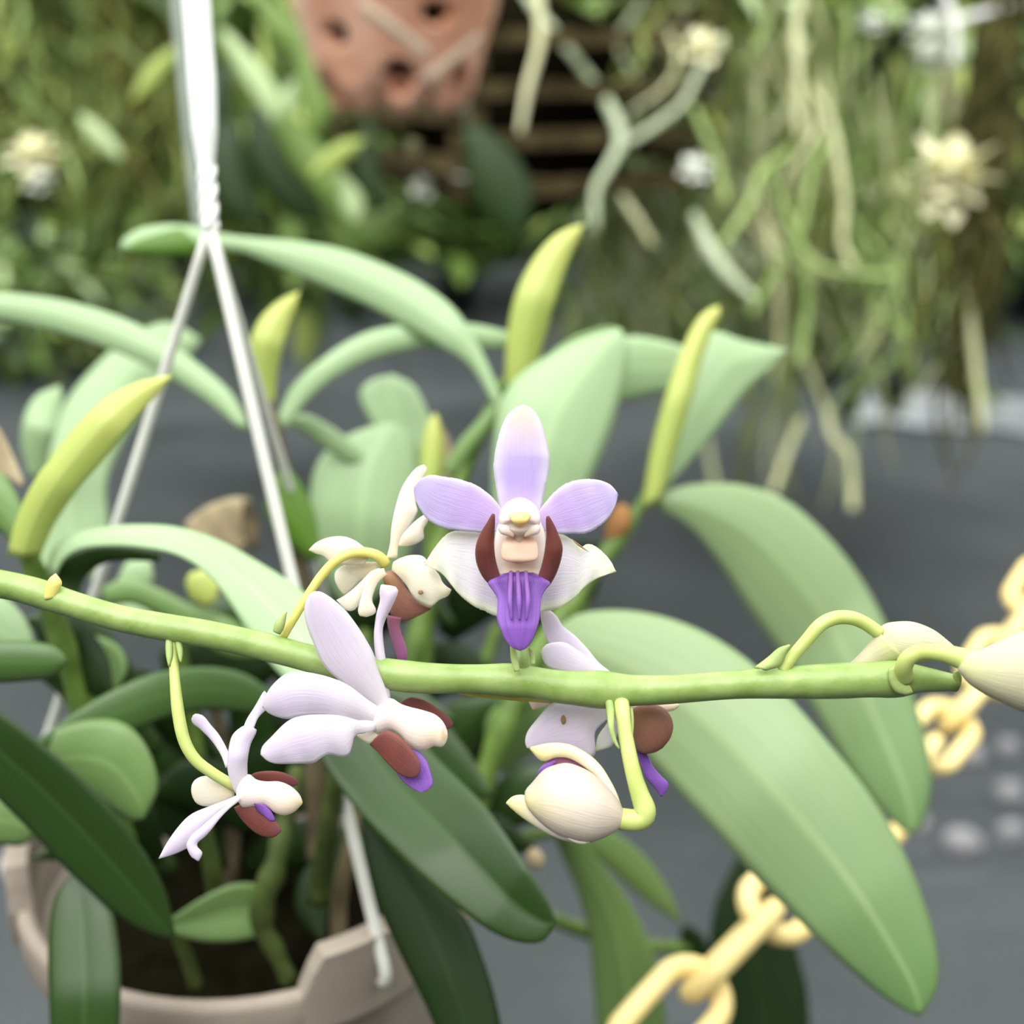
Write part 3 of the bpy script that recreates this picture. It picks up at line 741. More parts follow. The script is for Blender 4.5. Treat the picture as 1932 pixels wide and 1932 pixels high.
# ---------------------------------------------------------------- broad-leaved plant hanging left of the terracotta pot
bp_ = thing('foliage_plant', 'dark broad-leaved plant left of and below the terracotta pot', 'plant', P(560, 120, 1.3))
for (pts, wd, mk, d) in (
        ([(420, 60), (470, 130), (510, 190), (520, 235)], 22, 'bg_leaf_pale', 1.2),
        ([(500, 180), (560, 270), (610, 330), (650, 380), (672, 425)], 34, 'bg_leaf', 1.25),
        ([(640, 330), (660, 370), (668, 400), (672, 422)], 20, 'bg_leaf_pale', 1.22),
        ([(585, 330), (620, 305), (655, 280), (690, 262)], 17, 'bg_leaf_lime', 1.2),
        ([(480, 200), (510, 290), (560, 370), (620, 430)], 44, 'bg_leaf_dark', 1.3),
        ([(560, 60), (590, 130), (600, 200), (590, 260)], 34, 'bg_leaf', 1.3),
        ([(440, 230), (430, 300), (450, 380), (500, 430)], 40, 'bg_leaf_dark', 1.35),
        ([(480, -20), (520, 40), (560, 80), (580, 130)], 26, 'bg_leaf', 1.3),
        ([(560, 150), (545, 190), (530, 240), (530, 290)], 20, 'bg_leaf_pale', 1.33),
        ([(700, 230), (690, 290), (700, 350), (740, 400)], 26, 'bg_leaf_dark', 1.35),
        ([(250, 190), (280, 150), (310, 115), (345, 80)], 15, 'bg_leaf_lime', 1.4),
        ([(230, 300), (200, 270), (170, 240), (150, 215)], 16, 'bg_leaf_pale', 1.45),
        ([(890, 240), (930, 320), (960, 400), (975, 470)], 52, 'bg_leaf_dark', 1.25),
        ([(650, 420), (700, 440), (760, 430), (840, 460)], 36, 'bg_leaf', 1.6),
        ([(430, 120), (400, 200), (395, 280), (420, 360)], 40, 'bg_leaf_dark', 1.45)):
    p = np.array(pts, float); tg = np.gradient(p, axis=0); nn = np.stack([-tg[:, 1], tg[:, 0]], 1); nn /= np.linalg.norm(nn, axis=1)[:, None]
    w_ = np.array([.35, 1, .95, .08])[:len(p)] if len(p) == 4 else np.array([.3, .9, 1, .8, .08])
    blade('leaf', (p + nn * wd * w_[:, None]).tolist(), (p - nn * wd * w_[:, None]).tolist(), d, M[mk], bp_, n=14, m=7, cup=.1, thick=.002)
wtube('stem', [P(470, -120, 1.33), P(510, 60, 1.34), P(540, 220, 1.36), P(580, 360, 1.38)], [.007, .007, .006, .004], M['cane'], bp_)

# ---------------------------------------------------------------- terracotta orchid pot
tp = thing('terracotta_pot', 'slotted terracotta orchid pot hanging at the top of the picture', 'pot', P(745, 100, .95))
def terracotta():
    c = P(747, 60, .95); k = K * .95
    top, bot = c[2] + .035, P(747, 180, .95)[2]
    m_, n_ = 72, 34
    holes = [(-2.17, .44, .17, .12), (-2.66, .88, .20, .17), (-1.45, .78, .20, .13), (-.64, .80, .19, .13), (-1.06, .27, .17, .11),
             (.3, .4, .15, .1), (.9, .8, .16, .12), (1.5, .45, .15, .1), (2.2, .8, .16, .12), (2.9, .4, .15, .1)]
    V, F = [], []
    for i in range(n_ + 1):
        t = i / n_
        for j in range(m_):
            a = 2 * math.pi * j / m_
            r = (182 - 62 * t - 16 * max(0, t - .85) / .15) * k
            z = top + (bot - top) * (t + (.10 * math.cos(9 * a) * max(0, t - .7) / .3))
            V.append((c[0] + r * math.cos(a), c[1] + r * math.sin(a), z))
    for i in range(n_):
        for j in range(m_):
            t, a = (i + .5) / n_, 2 * math.pi * (j + .5) / m_
            if any(((((a - h0 + math.pi) % (2 * math.pi)) - math.pi) / rw) ** 2 + ((t - h1) / rh) ** 2 < 1 for h0, h1, rw, rh in holes): continue
            q, b = i * m_ + j, i * m_ + (j + 1) % m_
            F.append((q, b, b + m_, q + m_))
    o = mesh_obj('pot_wall', V, F, M['terracotta'], tp)
    md = o.modifiers.new('thickness', 'SOLIDIFY'); md.thickness = .008; md.offset = -1
    kb = 104 * k
    lathe_('pot_base', (c[0], c[1], bot + .004), [(.018, 0), (kb, 0), (kb, .008), (.018, .008), (.018, 0)], M['terracotta'], tp, 40)
    # raised V-shaped ribs on the outside
    for a0, a1, t0, t1 in ((-1.80, -1.14, .2, .62), (-.42, -1.14, .45, .82), (-2.5, -2.8, .1, .5), (.1, .6, .2, .6), (1.2, .6, .45, .8), (2.0, 2.6, .2, .6)):
        pts = []
        for s_ in np.linspace(0, 1, 9):
            t = t0 + (t1 - t0) * s_; a = a0 + (a1 - a0) * s_; r = (184 - 62 * t) * k
            pts.append((c[0] + r * math.cos(a), c[1] + r * math.sin(a), top + (bot - top) * t))
        wtube('rib', pts, .0088, M['stain'], tp, m=8, n=16)
    wtube('rim', [(c[0] + 184 * k * math.cos(a), c[1] + 184 * k * math.sin(a), top) for a in np.linspace(0, 6.283, 40)], .006, M['terracotta'], tp, m=8, n=60)
    for a in (0.5, 2.6, 4.7):
        wtube('hanging_wire', [(c[0] + 180 * k * math.cos(a), c[1] + 180 * k * math.sin(a), top), (c[0], c[1], top + .3)], .0015, M['wire_grey'], tp, m=5)
terracotta()

c_ = P(747, 60, .95)
b0 = P(747, 176, .95)[2]
tf = lathe_('fern_fibre', (c_[0], c_[1], 0), [(0, b0 + .014), (.036, b0 + .014), (.040, b0 + .02), (.056, c_[2] + .02), (.03, c_[2] + .028), (0, c_[2] + .03)], M['bark'], None, 32)
tag(tf, 'dark fibre showing through the slots of the terracotta pot', 'potting mix', kind='stuff')

# ---------------------------------------------------------------- slatted wooden basket
wb = thing('slatted_basket', 'dark weathered slatted wooden orchid basket behind the terracotta pot', 'basket', P(985, 250, 1.5))
def basket():
    c = P(975, 330, 1.5); half = .155; n_ = 9; hz = .0255
    yaw = math.radians(32)
    ex = np.array([math.cos(yaw), math.sin(yaw), 0]); ey = np.array([-math.sin(yaw), math.cos(yaw), 0]); ez = np.array([0, 0, 1.])
    def bar(a, b, w_, h_, mat, name='slat'):
        a, b = np.array(a), np.array(b); d = b - a; d = d / np.linalg.norm(d); s_ = np.cross(d, ez); s_ /= np.linalg.norm(s_)
        V = []
        for q in (a, b):
            for sx, sz in ((-1, -1), (1, -1), (1, 1), (-1, 1)):
                V.append(q + s_ * sx * w_ / 2 + ez * sz * h_ / 2)
        return mesh_obj(name, V, [(0, 1, 2, 3)[::-1], (4, 5, 6, 7), (0, 1, 5, 4), (1, 2, 6, 5), (2, 3, 7, 6), (3, 0, 4, 7)], mat, wb, smooth=False)
    for i in range(n_):
        z = ez * (i * hz)
        for s_ in (-1, 1):
            if i % 2 == 0: bar(c + z - ex * (half + .02) + ey * half * s_, c + z + ex * (half + .02) + ey * half * s_, .016, .017, M['wood'])
            else: bar(c + z - ey * (half + .02) + ex * half * s_, c + z + ey * (half + .02) + ex * half * s_, .016, .017, M['wood'])
    for t in np.linspace(-.13, .13, 7):
        bar(c + ex * t - ey * half, c + ex * t + ey * half, .022, .012, M['wood'])
    for sx in (-1, 1):
        for sy in (-1, 1):
            q = c + ex * half * sx + ey * half * sy
            wtube('hanging_wire', [q, q + ez * n_ * hz, c + ez * .75], .002, M['wire_grey'], wb, m=5)
basket()
m_o = P(975, 260, 1.5)
bk = wtube('fern_fibre', [m_o + [-.0, 0, -.05], m_o + [0, 0, .05], m_o + [0, 0, .12]], [.125, .135, .125], M['bark'], None, m=16); tag(bk, 'dark fibre filling the slatted wooden basket', 'potting mix', kind='stuff')

# ---------------------------------------------------------------- added sheen strip and stones on the floor at the right
def floor_sheen():  # wet sheen of the ground cloth, built as an added pale strip
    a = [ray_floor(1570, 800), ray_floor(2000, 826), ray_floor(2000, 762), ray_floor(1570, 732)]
    t = thing('wet_sheen', 'pale grey strip added for the wet sheen on the floor at the right', 'floor_sheen', (a[0] + a[2]) / 2)
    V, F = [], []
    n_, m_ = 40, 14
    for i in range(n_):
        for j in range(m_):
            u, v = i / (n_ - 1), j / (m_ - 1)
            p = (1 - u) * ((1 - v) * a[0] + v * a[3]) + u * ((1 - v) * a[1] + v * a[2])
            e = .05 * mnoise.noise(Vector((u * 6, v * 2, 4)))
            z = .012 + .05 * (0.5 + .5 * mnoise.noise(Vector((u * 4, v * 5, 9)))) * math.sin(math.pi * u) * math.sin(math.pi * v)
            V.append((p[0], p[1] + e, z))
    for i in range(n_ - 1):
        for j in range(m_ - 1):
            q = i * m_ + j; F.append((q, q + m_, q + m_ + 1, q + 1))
    o = mesh_obj('sheen_sheet', V, F, M['sheen_sheet'], t)
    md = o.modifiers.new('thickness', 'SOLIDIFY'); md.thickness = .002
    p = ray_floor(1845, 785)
    V, F, U = sweep([p + [-.02, 0, .03], p + [.05, 0, .03]], [.03, .03], 14); mesh_obj('sheen_roll', V, F, M['sheen_sheet'], t, U)
floor_sheen()
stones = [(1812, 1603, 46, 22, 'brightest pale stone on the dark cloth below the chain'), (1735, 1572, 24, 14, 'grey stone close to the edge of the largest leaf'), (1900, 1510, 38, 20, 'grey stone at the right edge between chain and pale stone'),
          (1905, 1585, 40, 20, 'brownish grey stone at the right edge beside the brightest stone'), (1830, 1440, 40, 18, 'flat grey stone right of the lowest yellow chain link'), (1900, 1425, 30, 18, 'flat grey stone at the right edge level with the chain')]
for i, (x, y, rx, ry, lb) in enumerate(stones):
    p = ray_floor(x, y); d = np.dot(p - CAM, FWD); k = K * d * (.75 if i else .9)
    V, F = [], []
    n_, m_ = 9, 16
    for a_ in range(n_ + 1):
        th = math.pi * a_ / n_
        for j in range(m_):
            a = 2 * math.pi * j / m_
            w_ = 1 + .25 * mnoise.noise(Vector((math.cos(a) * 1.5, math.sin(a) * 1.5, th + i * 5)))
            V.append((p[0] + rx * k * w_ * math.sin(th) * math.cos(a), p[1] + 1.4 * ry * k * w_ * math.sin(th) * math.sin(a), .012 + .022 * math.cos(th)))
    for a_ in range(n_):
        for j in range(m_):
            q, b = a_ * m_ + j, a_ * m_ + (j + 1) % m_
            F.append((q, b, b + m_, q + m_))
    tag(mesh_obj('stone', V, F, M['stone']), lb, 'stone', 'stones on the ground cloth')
# ---------------------------------------------------------------- the hanging pot, its hanger, the orchid shoots in it
POT = np.array([-0.074, 0.3007]); RIM_Z = 0.888; RAD = 0.07

def lathe(name, cx, cy, prof, mat, parent, m=56, label=None):
    V, F, U = [], [], []
    for i, (r, z) in enumerate(prof):
        for j in range(m):
            a = 2 * math.pi * j / m
            V.append((cx + r * math.cos(a), cy + r * math.sin(a), z)); U.append((j / m, i / (len(prof) - 1)))
    for i in range(len(prof) - 1):
        for j in range(m):
            a, b = i * m + j, i * m + (j + 1) % m
            F.append((a, b, b + m, a + m))
    ob = mesh_obj(name, V, F, mat, parent, U)
    if label: ob['label'] = label
    return ob

pot = thing('hanging_pot', 'beige plastic hanging flower pot with clipped rim at the lower left', 'pot', (POT[0], POT[1], RIM_Z - 0.11))
lathe('pot_wall', *POT, [(0.0, RIM_Z - .11), (.040, RIM_Z - .11), (.043, RIM_Z - .105), (.0585, RIM_Z - .012), (.061, RIM_Z - .012), (.060, RIM_Z - .004), (.0585, RIM_Z - .014), (.053, RIM_Z - .05), (.039, RIM_Z - .102), (0, RIM_Z - .103)], M['pot'], pot)
lathe('rim', *POT, [(.0585, RIM_Z - .014), (.0640, RIM_Z - .014), (.0648, RIM_Z - .012), (.0648, RIM_Z - .002), (.0640, RIM_Z), (.0612, RIM_Z), (.0598, RIM_Z - .002), (.0585, RIM_Z - .014)], M['pot'], pot)
hooks = []
for hx in (P(-6, 1652, .345), P(737, 1850, .3035), P(697, 1383, .4165)):
    e = (hx[:2] - POT) / np.linalg.norm(hx[:2] - POT)
    hooks.append(np.array([*(POT + e * .0672), RIM_Z + .004]))
for hk in hooks:                                     # raised lugs that take the hanger's hooks
    dirv = hk[:2] - POT; ang0 = math.atan2(dirv[1], dirv[0])
    V, F = [], []
    n = 15
    for i in range(n):
        t = i / (n - 1); a = ang0 + (t - .5) * .62
        h = .0105 * min(1, math.sin(math.pi * t) * 2.6)
        for r, z in ((.0596, RIM_Z - .010), (.0600, RIM_Z + h), (.0660, RIM_Z + h), (.0664, RIM_Z - .010)):
            V.append((POT[0] + r * math.cos(a), POT[1] + r * math.sin(a), z))
    for i in range(n - 1):
        for j in range(4):
            F.append((i * 4 + j, i * 4 + (j + 1) % 4, i * 4 + 4 + (j + 1) % 4, i * 4 + 4 + j))
    F += [(0, 1, 2, 3), tuple(4 * (n - 1) + k for k in (3, 2, 1, 0))]
    mesh_obj('lug', V, F, M['pot'], pot, smooth=False)

bark = lathe('potting_bark', *POT, [(0, RIM_Z - .022), (.02, RIM_Z - .020), (.042, RIM_Z - .025), (.0555, RIM_Z - .030), (.050, RIM_Z - .055), (0, RIM_Z - .07)], M['bark'], None, m=40)
tag(bark, 'dark bark potting mix inside the beige hanging pot', 'potting mix', kind='stuff')

hang = thing('pot_hanger', 'white plastic three-legged hanger holding the beige pot', 'hanger', P(395, 420, .302))
apex = P(396, 425, .302)
for hk, rr, lb in ((hooks[0], .00135, 'leg hooked into the left side of the rim'), (hooks[1], .00150, 'leg hooked beside the front right lug'), (hooks[2], .0012, 'leg to the far side of the pot')):
    q = np.array([apex + (hk - apex) * t for t in np.linspace(0, 1, 20)])
    q[:, 2] -= .0015 * np.sin(np.linspace(0, math.pi, 20))
    e = hk[:2] - POT; e = e / np.linalg.norm(e)
    tail = np.array([[*(hk[:2] + e * dx), hk[2] + dz] for dx, dz in ((.0008, -.002), (.0010, -.004), (.0006, -.006), (-.0010, -.007))])
    V, F, U = sweep(np.vstack([q, tail]), np.full(24, rr), 12)
    o = mesh_obj('hanger_leg', V, F, M['wire'], hang, U); o['label'] = lb
for ph in (0, 2.1, 4.2):                            # the legs twist together above the apex
    q = []
    for t in np.linspace(0, 1, 40):
        c = P(396 - 6 * t, 432 - 120 * t, .302)
        a = ph + t * 7
        q.append(c + .0011 * (math.cos(a) * RIGHT + math.sin(a) * FWD))
    V, F, U = sweep(q, np.full(40, .0013), 10)
    mesh_obj('twisted_strand', V, F, M['wire_white'], hang, U)
tube('hook_shaft', [(391, 330, .302), (389, 318, .302), (384, 200, .301), (376, 80, .300), (370, 0, .299), (364, -90, .298), (362, -170, .298)], [13, 24, 27, 27, 28, 28, 28], M['wire_white'], hang, n=40, m=18)

gw = tube('hanging_wire', [(332, -120, .58), (334, 0, .58), (345, 130, .58), (358, 260, .58), (372, 380, .58), (384, 470, .58)], [13, 12, 11, 11, 11, 9], M['wire_grey'], None, n=30)
tag(gw, 'grey blurred wire hanging just left of the white pot hanger', 'wire')

def px_edges(u, v):
    return u, v

def shoot(label, x, y, d, group=None):
    return thing('orchid_shoot', label, 'orchid', P(x, y, d), group)

# ---- right shoot: long cane, yellow tip, three broad drooping leaves
s = shoot('orchid shoot with yellow-green tip and the two largest drooping leaves, right of centre', 900, 1560, .35)
tube('cane', [(860, 1640, .35), (930, 1420, .352), (1010, 1240, .358), (1090, 1120, .366), (1170, 1010, .374), (1225, 930, .380), (1245, 860, .382)], [24, 24, 23, 22, 19, 16, 10], M['cane'], s, n=40, knob=lambda t: 1 + .12 * math.cos(t * 40))
blade('leaf', [(1212, 960), (1222, 880), (1240, 800), (1268, 710), (1295, 640), (1325, 592), (1355, 578)], [(1252, 930), (1276, 850), (1300, 770), (1320, 690), (1342, 630), (1360, 592), (1357, 579)], (.376, .372, .376), M['leaf_young'], s, cup=.15, fold=.1, thick=.0008, label='slim yellow-green young leaf')
blade('leaf', [(1215, 945), (1236, 840), (1270, 730), (1310, 660), (1345, 625), (1400, 642), (1486, 660)], [(1238, 940), (1290, 885), (1350, 815), (1405, 745), (1450, 700), (1475, 675), (1487, 662)], (.388, .392, .4), M['leaf_pale'], s, fold=.08, thick=.0009, label='broad pale leaf pointing right')
blade('leaf', [(1225, 945), (1270, 922), (1330, 912), (1400, 915), (1480, 942), (1555, 1005), (1620, 1085), (1670, 1175), (1712, 1280), (1745, 1385), (1758, 1480), (1738, 1560), (1722, 1575)],
      [(1232, 955), (1300, 995), (1360, 1068), (1418, 1158), (1478, 1240), (1530, 1330), (1580, 1415), (1635, 1495), (1680, 1545), (1705, 1570), (1721, 1576)], (.38, .385, .388, .38, .37), M['leaf_big'], s, n=36, m=11, cup=.06, fold=.07, thick=.0009)
blade('leaf', [(1040, 1200), (1075, 1165), (1130, 1152), (1210, 1155), (1300, 1180), (1390, 1230), (1480, 1308), (1560, 1398), (1640, 1498), (1702, 1600), (1745, 1705), (1770, 1810), (1764, 1875), (1735, 1916)],
      [(1045, 1215), (1090, 1290), (1150, 1355), (1215, 1425), (1285, 1500), (1350, 1570), (1420, 1650), (1500, 1730), (1580, 1808), (1650, 1868), (1700, 1902), (1733, 1917)], (.33, .315, .30, .29, .285), M['leaf_big'], s, n=40, m=13, cup=.05, fold=.05, thick=.0009, wave=.01)
body('dry_sheath', [(1140, 1020), (1143, 985), (1158, 958), (1176, 950)], [(1160, 1026), (1184, 1004), (1192, 972), (1180, 950)], .372, M['orange'], s, n=12, m=12, label='orange-brown dry sheath on the cane')

# ---- centre shoot behind the main flower
s = shoot('orchid shoot behind the centre flower, yellow-green tip and a long leaf arching left', 700, 1600, .37)
tube('cane', [(690, 1640, .36), (740, 1400, .362), (800, 1150, .366), (850, 960, .370), (905, 820, .372), (950, 720, .372)], [22, 22, 20, 18, 15, 12], M['cane'], s, n=40, knob=lambda t: 1 + .12 * math.cos(t * 42))
blade('leaf', [(950, 760), (915, 675), (865, 592), (800, 538), (720, 498), (640, 470), (560, 456), (480, 449), (420, 442), (340, 424), (270, 430), (232, 452), (225, 470)],
      [(938, 775), (890, 695), (842, 660), (772, 620), (690, 576), (600, 536), (520, 502), (455, 476), (400, 474), (335, 484), (272, 480), (238, 476), (226, 471)], (.368, .37, .38, .39, .395, .39), M['leaf_pale'], s, n=44, m=9, cup=.08, fold=.05, thick=.0009)
blade('leaf', [(340, 430), (300, 440), (262, 452), (232, 470)], [(395, 478), (335, 484), (275, 480), (236, 474)], (.389, .387), M['leaf_under'], s, n=14, m=7, cup=.1, thick=.0007, label='bright green underside of the arching leaf tip')
blade('leaf', [(952, 740), (955, 650), (970, 565), (1000, 500), (1040, 450), (1080, 428), (1098, 425)], [(1005, 720), (1030, 630), (1050, 560), (1070, 500), (1090, 455), (1100, 430), (1099, 426)], (.375, .37, .375), M['leaf_young'], s, cup=.12, fold=.12, thick=.0008, label='upright yellow-green young leaf')
blade('leaf', [(985, 1130), (945, 1030), (930, 940), (930, 850), (945, 755), (990, 700), (1050, 662), (1110, 635), (1165, 622)], [(995, 1130), (1050, 1030), (1092, 955), (1125, 880), (1152, 815), (1170, 750), (1180, 700), (1186, 650), (1168, 622)], (.362, .362, .368), M['leaf_pale'], s, n=30, m=11, cup=.08, fold=.05, thick=.0009, label='broad pale leaf standing behind the centre flower')
blade('leaf', [(1010, 700), (1050, 655), (1100, 628), (1150, 615), (1180, 625)], [(1040, 700), (1080, 672), (1120, 650), (1160, 638), (1181, 627)], .372, M['leaf_mid'], s, n=16, m=6, thick=.0007)
blade('leaf', [(1120, 650), (1190, 634), (1250, 642), (1310, 660)], [(1100, 770), (1165, 762), (1225, 745), (1290, 735)], (.38, .385, .39), M['leaf_pale'], s, n=18, m=9, cup=.05, thick=.0009)
blade('leaf', [(835, 890), (860, 840), (900, 795), (942, 752)], [(862, 900), (890, 860), (925, 815), (950, 768)], (.37, .368), M['leaf_mid'], s, n=16, m=7, cup=.2, thick=.0009)

# ---- left-centre shoot with the forked leaves
s = shoot('orchid shoot left of centre, yellow-green tip between two leaves arching apart', 560, 1560, .36)
tube('cane', [(600, 1620, .355), (590, 1400, .357), (572, 1150, .36), (552, 980, .36), (530, 860, .36), (505, 760, .36)], [20, 20, 18, 16, 15, 12], M['cane_brown'], s, n=40, knob=lambda t: 1 + .12 * math.cos(t * 40))
blade('leaf', [(488, 760), (474, 700), (472, 645), (492, 600), (528, 567), (563, 551)], [(520, 760), (522, 715), (534, 655), (548, 605), (560, 575), (564, 552)], (.364, .36, .364), M['leaf_young'], s, cup=.1, fold=.12, thick=.0008, label='short yellow-green young leaf')
blade('leaf', [(518, 800), (550, 730), (610, 675), (680, 632), (755, 613), (840, 608), (905, 614), (965, 628)], [(535, 815), (585, 752), (645, 706), (720, 672), (800, 656), (870, 654), (925, 658), (968, 652)], (.366, .375, .385), M['leaf_pale'], s, n=32, m=9, cup=.08, fold=.05, thick=.0009)
blade('leaf', [(472, 810), (440, 745), (385, 695), (320, 648), (250, 608), (170, 580), (90, 562), (0, 553), (-80, 555), (-190, 590)], [(455, 812), (400, 765), (348, 730), (295, 697), (230, 668), (150, 640), (70, 618), (0, 605), (-80, 602), (-190, 594)], (.366, .372, .385, .39), M['leaf_pale'], s, n=36, m=9, cup=.08, fold=.05, thick=.0009)
blade('leaf', [(545, 785), (580, 782), (625, 805), (665, 835), (700, 870)], [(535, 800), (570, 815), (610, 845), (650, 870), (690, 885)], (.38, .39), M['leaf_pale'], s, n=18, m=7, cup=.1, thick=.0009)
blade('leaf', [(520, 900), (535, 880), (560, 900), (590, 960), (605, 1040)], [(500, 960), (520, 1010), (560, 1040), (590, 1060), (604, 1045)], (.352, .352), M['leaf_under'], s, n=18, m=7, cup=.1, thick=.0009, label='deep green leaf base beside the hanger leg')
blade('dry_sheath', [(350, 985), (390, 955), (440, 938), (470, 940)], [(355, 1040), (400, 1050), (450, 1050), (478, 1000)], (.40, .395), M['dry'], s, n=14, m=8, ruffle=.05, thick=.0006, label='beige dry sheath')
blade('dry_sheath', [(460, 940), (485, 960), (490, 1000)], [(455, 1000), (470, 1030), (486, 1040)], .392, M['cane_brown'], s, n=10, m=6, thick=.0006)

# ---- two broad pale leaves in the middle
s = shoot('pair of broad hazy pale leaves behind the cream flower', 690, 1500, .40)
tube('cane', [(660, 1600, .385), (680, 1350, .39), (690, 1150, .398), (690, 1000, .402)], [16, 16, 15, 12], M['cane'], s, n=24)
blade('leaf', [(685, 1190), (620, 1100), (592, 1020), (584, 950), (592, 890), (615, 850), (655, 822), (700, 805), (740, 798)], [(697, 1190), (755, 1100), (780, 1030), (790, 960), (790, 900), (780, 850), (765, 815), (742, 798)], (.396, .39, .395), M['leaf_pale'], s, n=26, m=11, cup=.06, fold=.06, thick=.0009)
blade('leaf', [(778, 1020), (740, 935), (722, 850), (702, 800), (682, 762), (680, 735), (705, 715), (740, 708)], [(790, 1020), (825, 935), (828, 860), (818, 810), (800, 760), (778, 725), (742, 709)], (.415, .41, .415), M['leaf_pale'], s, n=24, m=11, cup=.06, fold=-.06, thick=.0009)
# ---- small yellow shoot
s = shoot('small upright yellow leaf bud edged with tan, behind the cream flower', 820, 1100, .385)
tube('cane', [(800, 1300, .385), (812, 1050, .385), (822, 900, .385)], [14, 13, 12], M['cane'], s, n=16)
blade('leaf', [(788, 940), (792, 880), (800, 820), (812, 788), (822, 782)], [(830, 940), (838, 880), (838, 830), (830, 795), (823, 783)], .378, M['leaf_young'], s, n=18, m=7, cup=.25, thick=.0009)
blade('dry_sheath', [(832, 930), (838, 880), (838, 830), (833, 805)], [(850, 925), (855, 880), (848, 830), (834, 806)], .377, M['dry'], s, n=12, m=5, thick=.0008)

# ---- left shoot: the big yellow leaf and the arching leaf in front of the hanger
s = shoot('orchid shoot at the left edge, wide yellow-green leaf and arched leaf over the stem', 200, 1600, .31)
tube('cane', [(260, 1700, .32), (190, 1450, .31), (120, 1220, .298), (70, 1090, .29), (40, 1010, .286)], [26, 25, 23, 22, 18], M['cane'], s, n=36, knob=lambda t: 1 + .1 * math.cos(t * 36))
blade('leaf', [(15, 1045), (28, 990), (55, 925), (95, 865), (145, 803), (200, 752), (258, 722), (322, 708)], [(75, 1050), (105, 985), (150, 920), (200, 862), (245, 805), (285, 757), (315, 724), (323, 710)], (.282, .276, .274, .28), M['leaf_young'], s, n=30, m=11, cup=.1, fold=.1, thick=.0009, label='wide yellow-green leaf')
blade('leaf', [(88, 1075), (100, 1035), (130, 1008), (180, 996), (250, 990), (330, 994), (410, 1018), (480, 1056), (550, 1100), (610, 1150), (650, 1215), (660, 1290)], [(105, 1090), (118, 1058), (150, 1036), (200, 1030), (260, 1032), (330, 1046), (385, 1078), (425, 1125), (460, 1180), (500, 1240), (560, 1300), (630, 1320)], (.285, .278, .275, .27, .262), M['leaf_pale'], s, n=38, m=11, cup=.03, fold=.03, thick=.0009, tilt=(.004, -.002))
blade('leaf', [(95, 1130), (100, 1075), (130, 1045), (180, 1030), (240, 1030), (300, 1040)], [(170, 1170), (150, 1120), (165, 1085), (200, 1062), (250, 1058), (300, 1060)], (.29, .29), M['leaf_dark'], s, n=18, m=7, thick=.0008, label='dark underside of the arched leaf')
blade('leaf', [(-120, 950), (-60, 890), (-20, 880), (10, 900), (40, 950), (55, 1010)], [(-120, 960), (-60, 1005), (-20, 1000), (10, 1010), (30, 1040), (52, 1030)], (.292, .29), M['leaf_mid'], s, n=16, m=7, cup=.1, thick=.0009)
blade('dry_sheath', [(-40, 800), (-10, 800), (20, 850), (45, 910)], [(-40, 900), (-10, 900), (15, 905), (40, 918)], (.33, .32), M['dry'], s, n=12, m=6, thick=.0006)
# ---- hazy leaf pair far left
s = shoot('hazy blue-green leaves behind the wide yellow leaf at the far left', 120, 1500, .40)
tube('cane', [(200, 1600, .40), (150, 1300, .41), (125, 1080, .42)], [18, 18, 15], M['cane'], s, n=24)
blade('leaf', [(75, 1090), (70, 970), (85, 860), (120, 765), (185, 685), (255, 630), (320, 608), (378, 640)], [(190, 1090), (205, 1000), (200, 920), (225, 850), (275, 770), (330, 705), (365, 665), (379, 643)], (.42, .425, .44, .45), M['leaf_pale'], s, n=30, m=11, cup=.04, fold=.06, thick=.0009)
blade('leaf', [(55, 900), (40, 840), (46, 785), (70, 745), (112, 728)], [(85, 900), (95, 850), (108, 800), (118, 755), (114, 729)], (.405, .40, .41), M['leaf_pale'], s, n=20, m=9, cup=.12, thick=.0009)

# ---- low dark leaves over the pot at the lower left
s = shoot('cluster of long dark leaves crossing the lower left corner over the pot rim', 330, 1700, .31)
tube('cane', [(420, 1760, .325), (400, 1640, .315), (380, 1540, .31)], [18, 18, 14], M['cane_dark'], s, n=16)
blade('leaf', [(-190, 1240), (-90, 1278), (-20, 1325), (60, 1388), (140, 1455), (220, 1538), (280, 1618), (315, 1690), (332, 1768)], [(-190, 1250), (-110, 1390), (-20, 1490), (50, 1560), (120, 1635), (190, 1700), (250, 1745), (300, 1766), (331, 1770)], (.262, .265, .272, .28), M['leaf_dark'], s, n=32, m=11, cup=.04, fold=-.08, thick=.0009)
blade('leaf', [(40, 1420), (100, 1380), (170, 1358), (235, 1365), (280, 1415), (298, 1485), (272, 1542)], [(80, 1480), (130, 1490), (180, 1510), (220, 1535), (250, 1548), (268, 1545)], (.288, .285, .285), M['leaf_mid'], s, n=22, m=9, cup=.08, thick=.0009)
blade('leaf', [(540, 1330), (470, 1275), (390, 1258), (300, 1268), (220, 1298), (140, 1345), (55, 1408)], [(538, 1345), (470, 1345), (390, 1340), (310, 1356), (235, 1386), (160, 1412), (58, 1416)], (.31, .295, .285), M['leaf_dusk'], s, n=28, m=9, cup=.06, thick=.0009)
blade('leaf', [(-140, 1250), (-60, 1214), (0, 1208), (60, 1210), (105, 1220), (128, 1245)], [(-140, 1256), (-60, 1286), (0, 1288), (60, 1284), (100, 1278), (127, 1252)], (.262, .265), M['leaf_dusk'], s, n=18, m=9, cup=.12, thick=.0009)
blade('leaf', [(165, 2130), (105, 2010), (92, 1860), (92, 1760), (105, 1690), (140, 1640)], [(175, 2130), (218, 2010), (228, 1860), (222, 1770), (205, 1700), (150, 1640)], (.268, .27, .28), M['leaf_dark'], s, n=22, m=11, cup=.1, fold=-.1, thick=.0009)
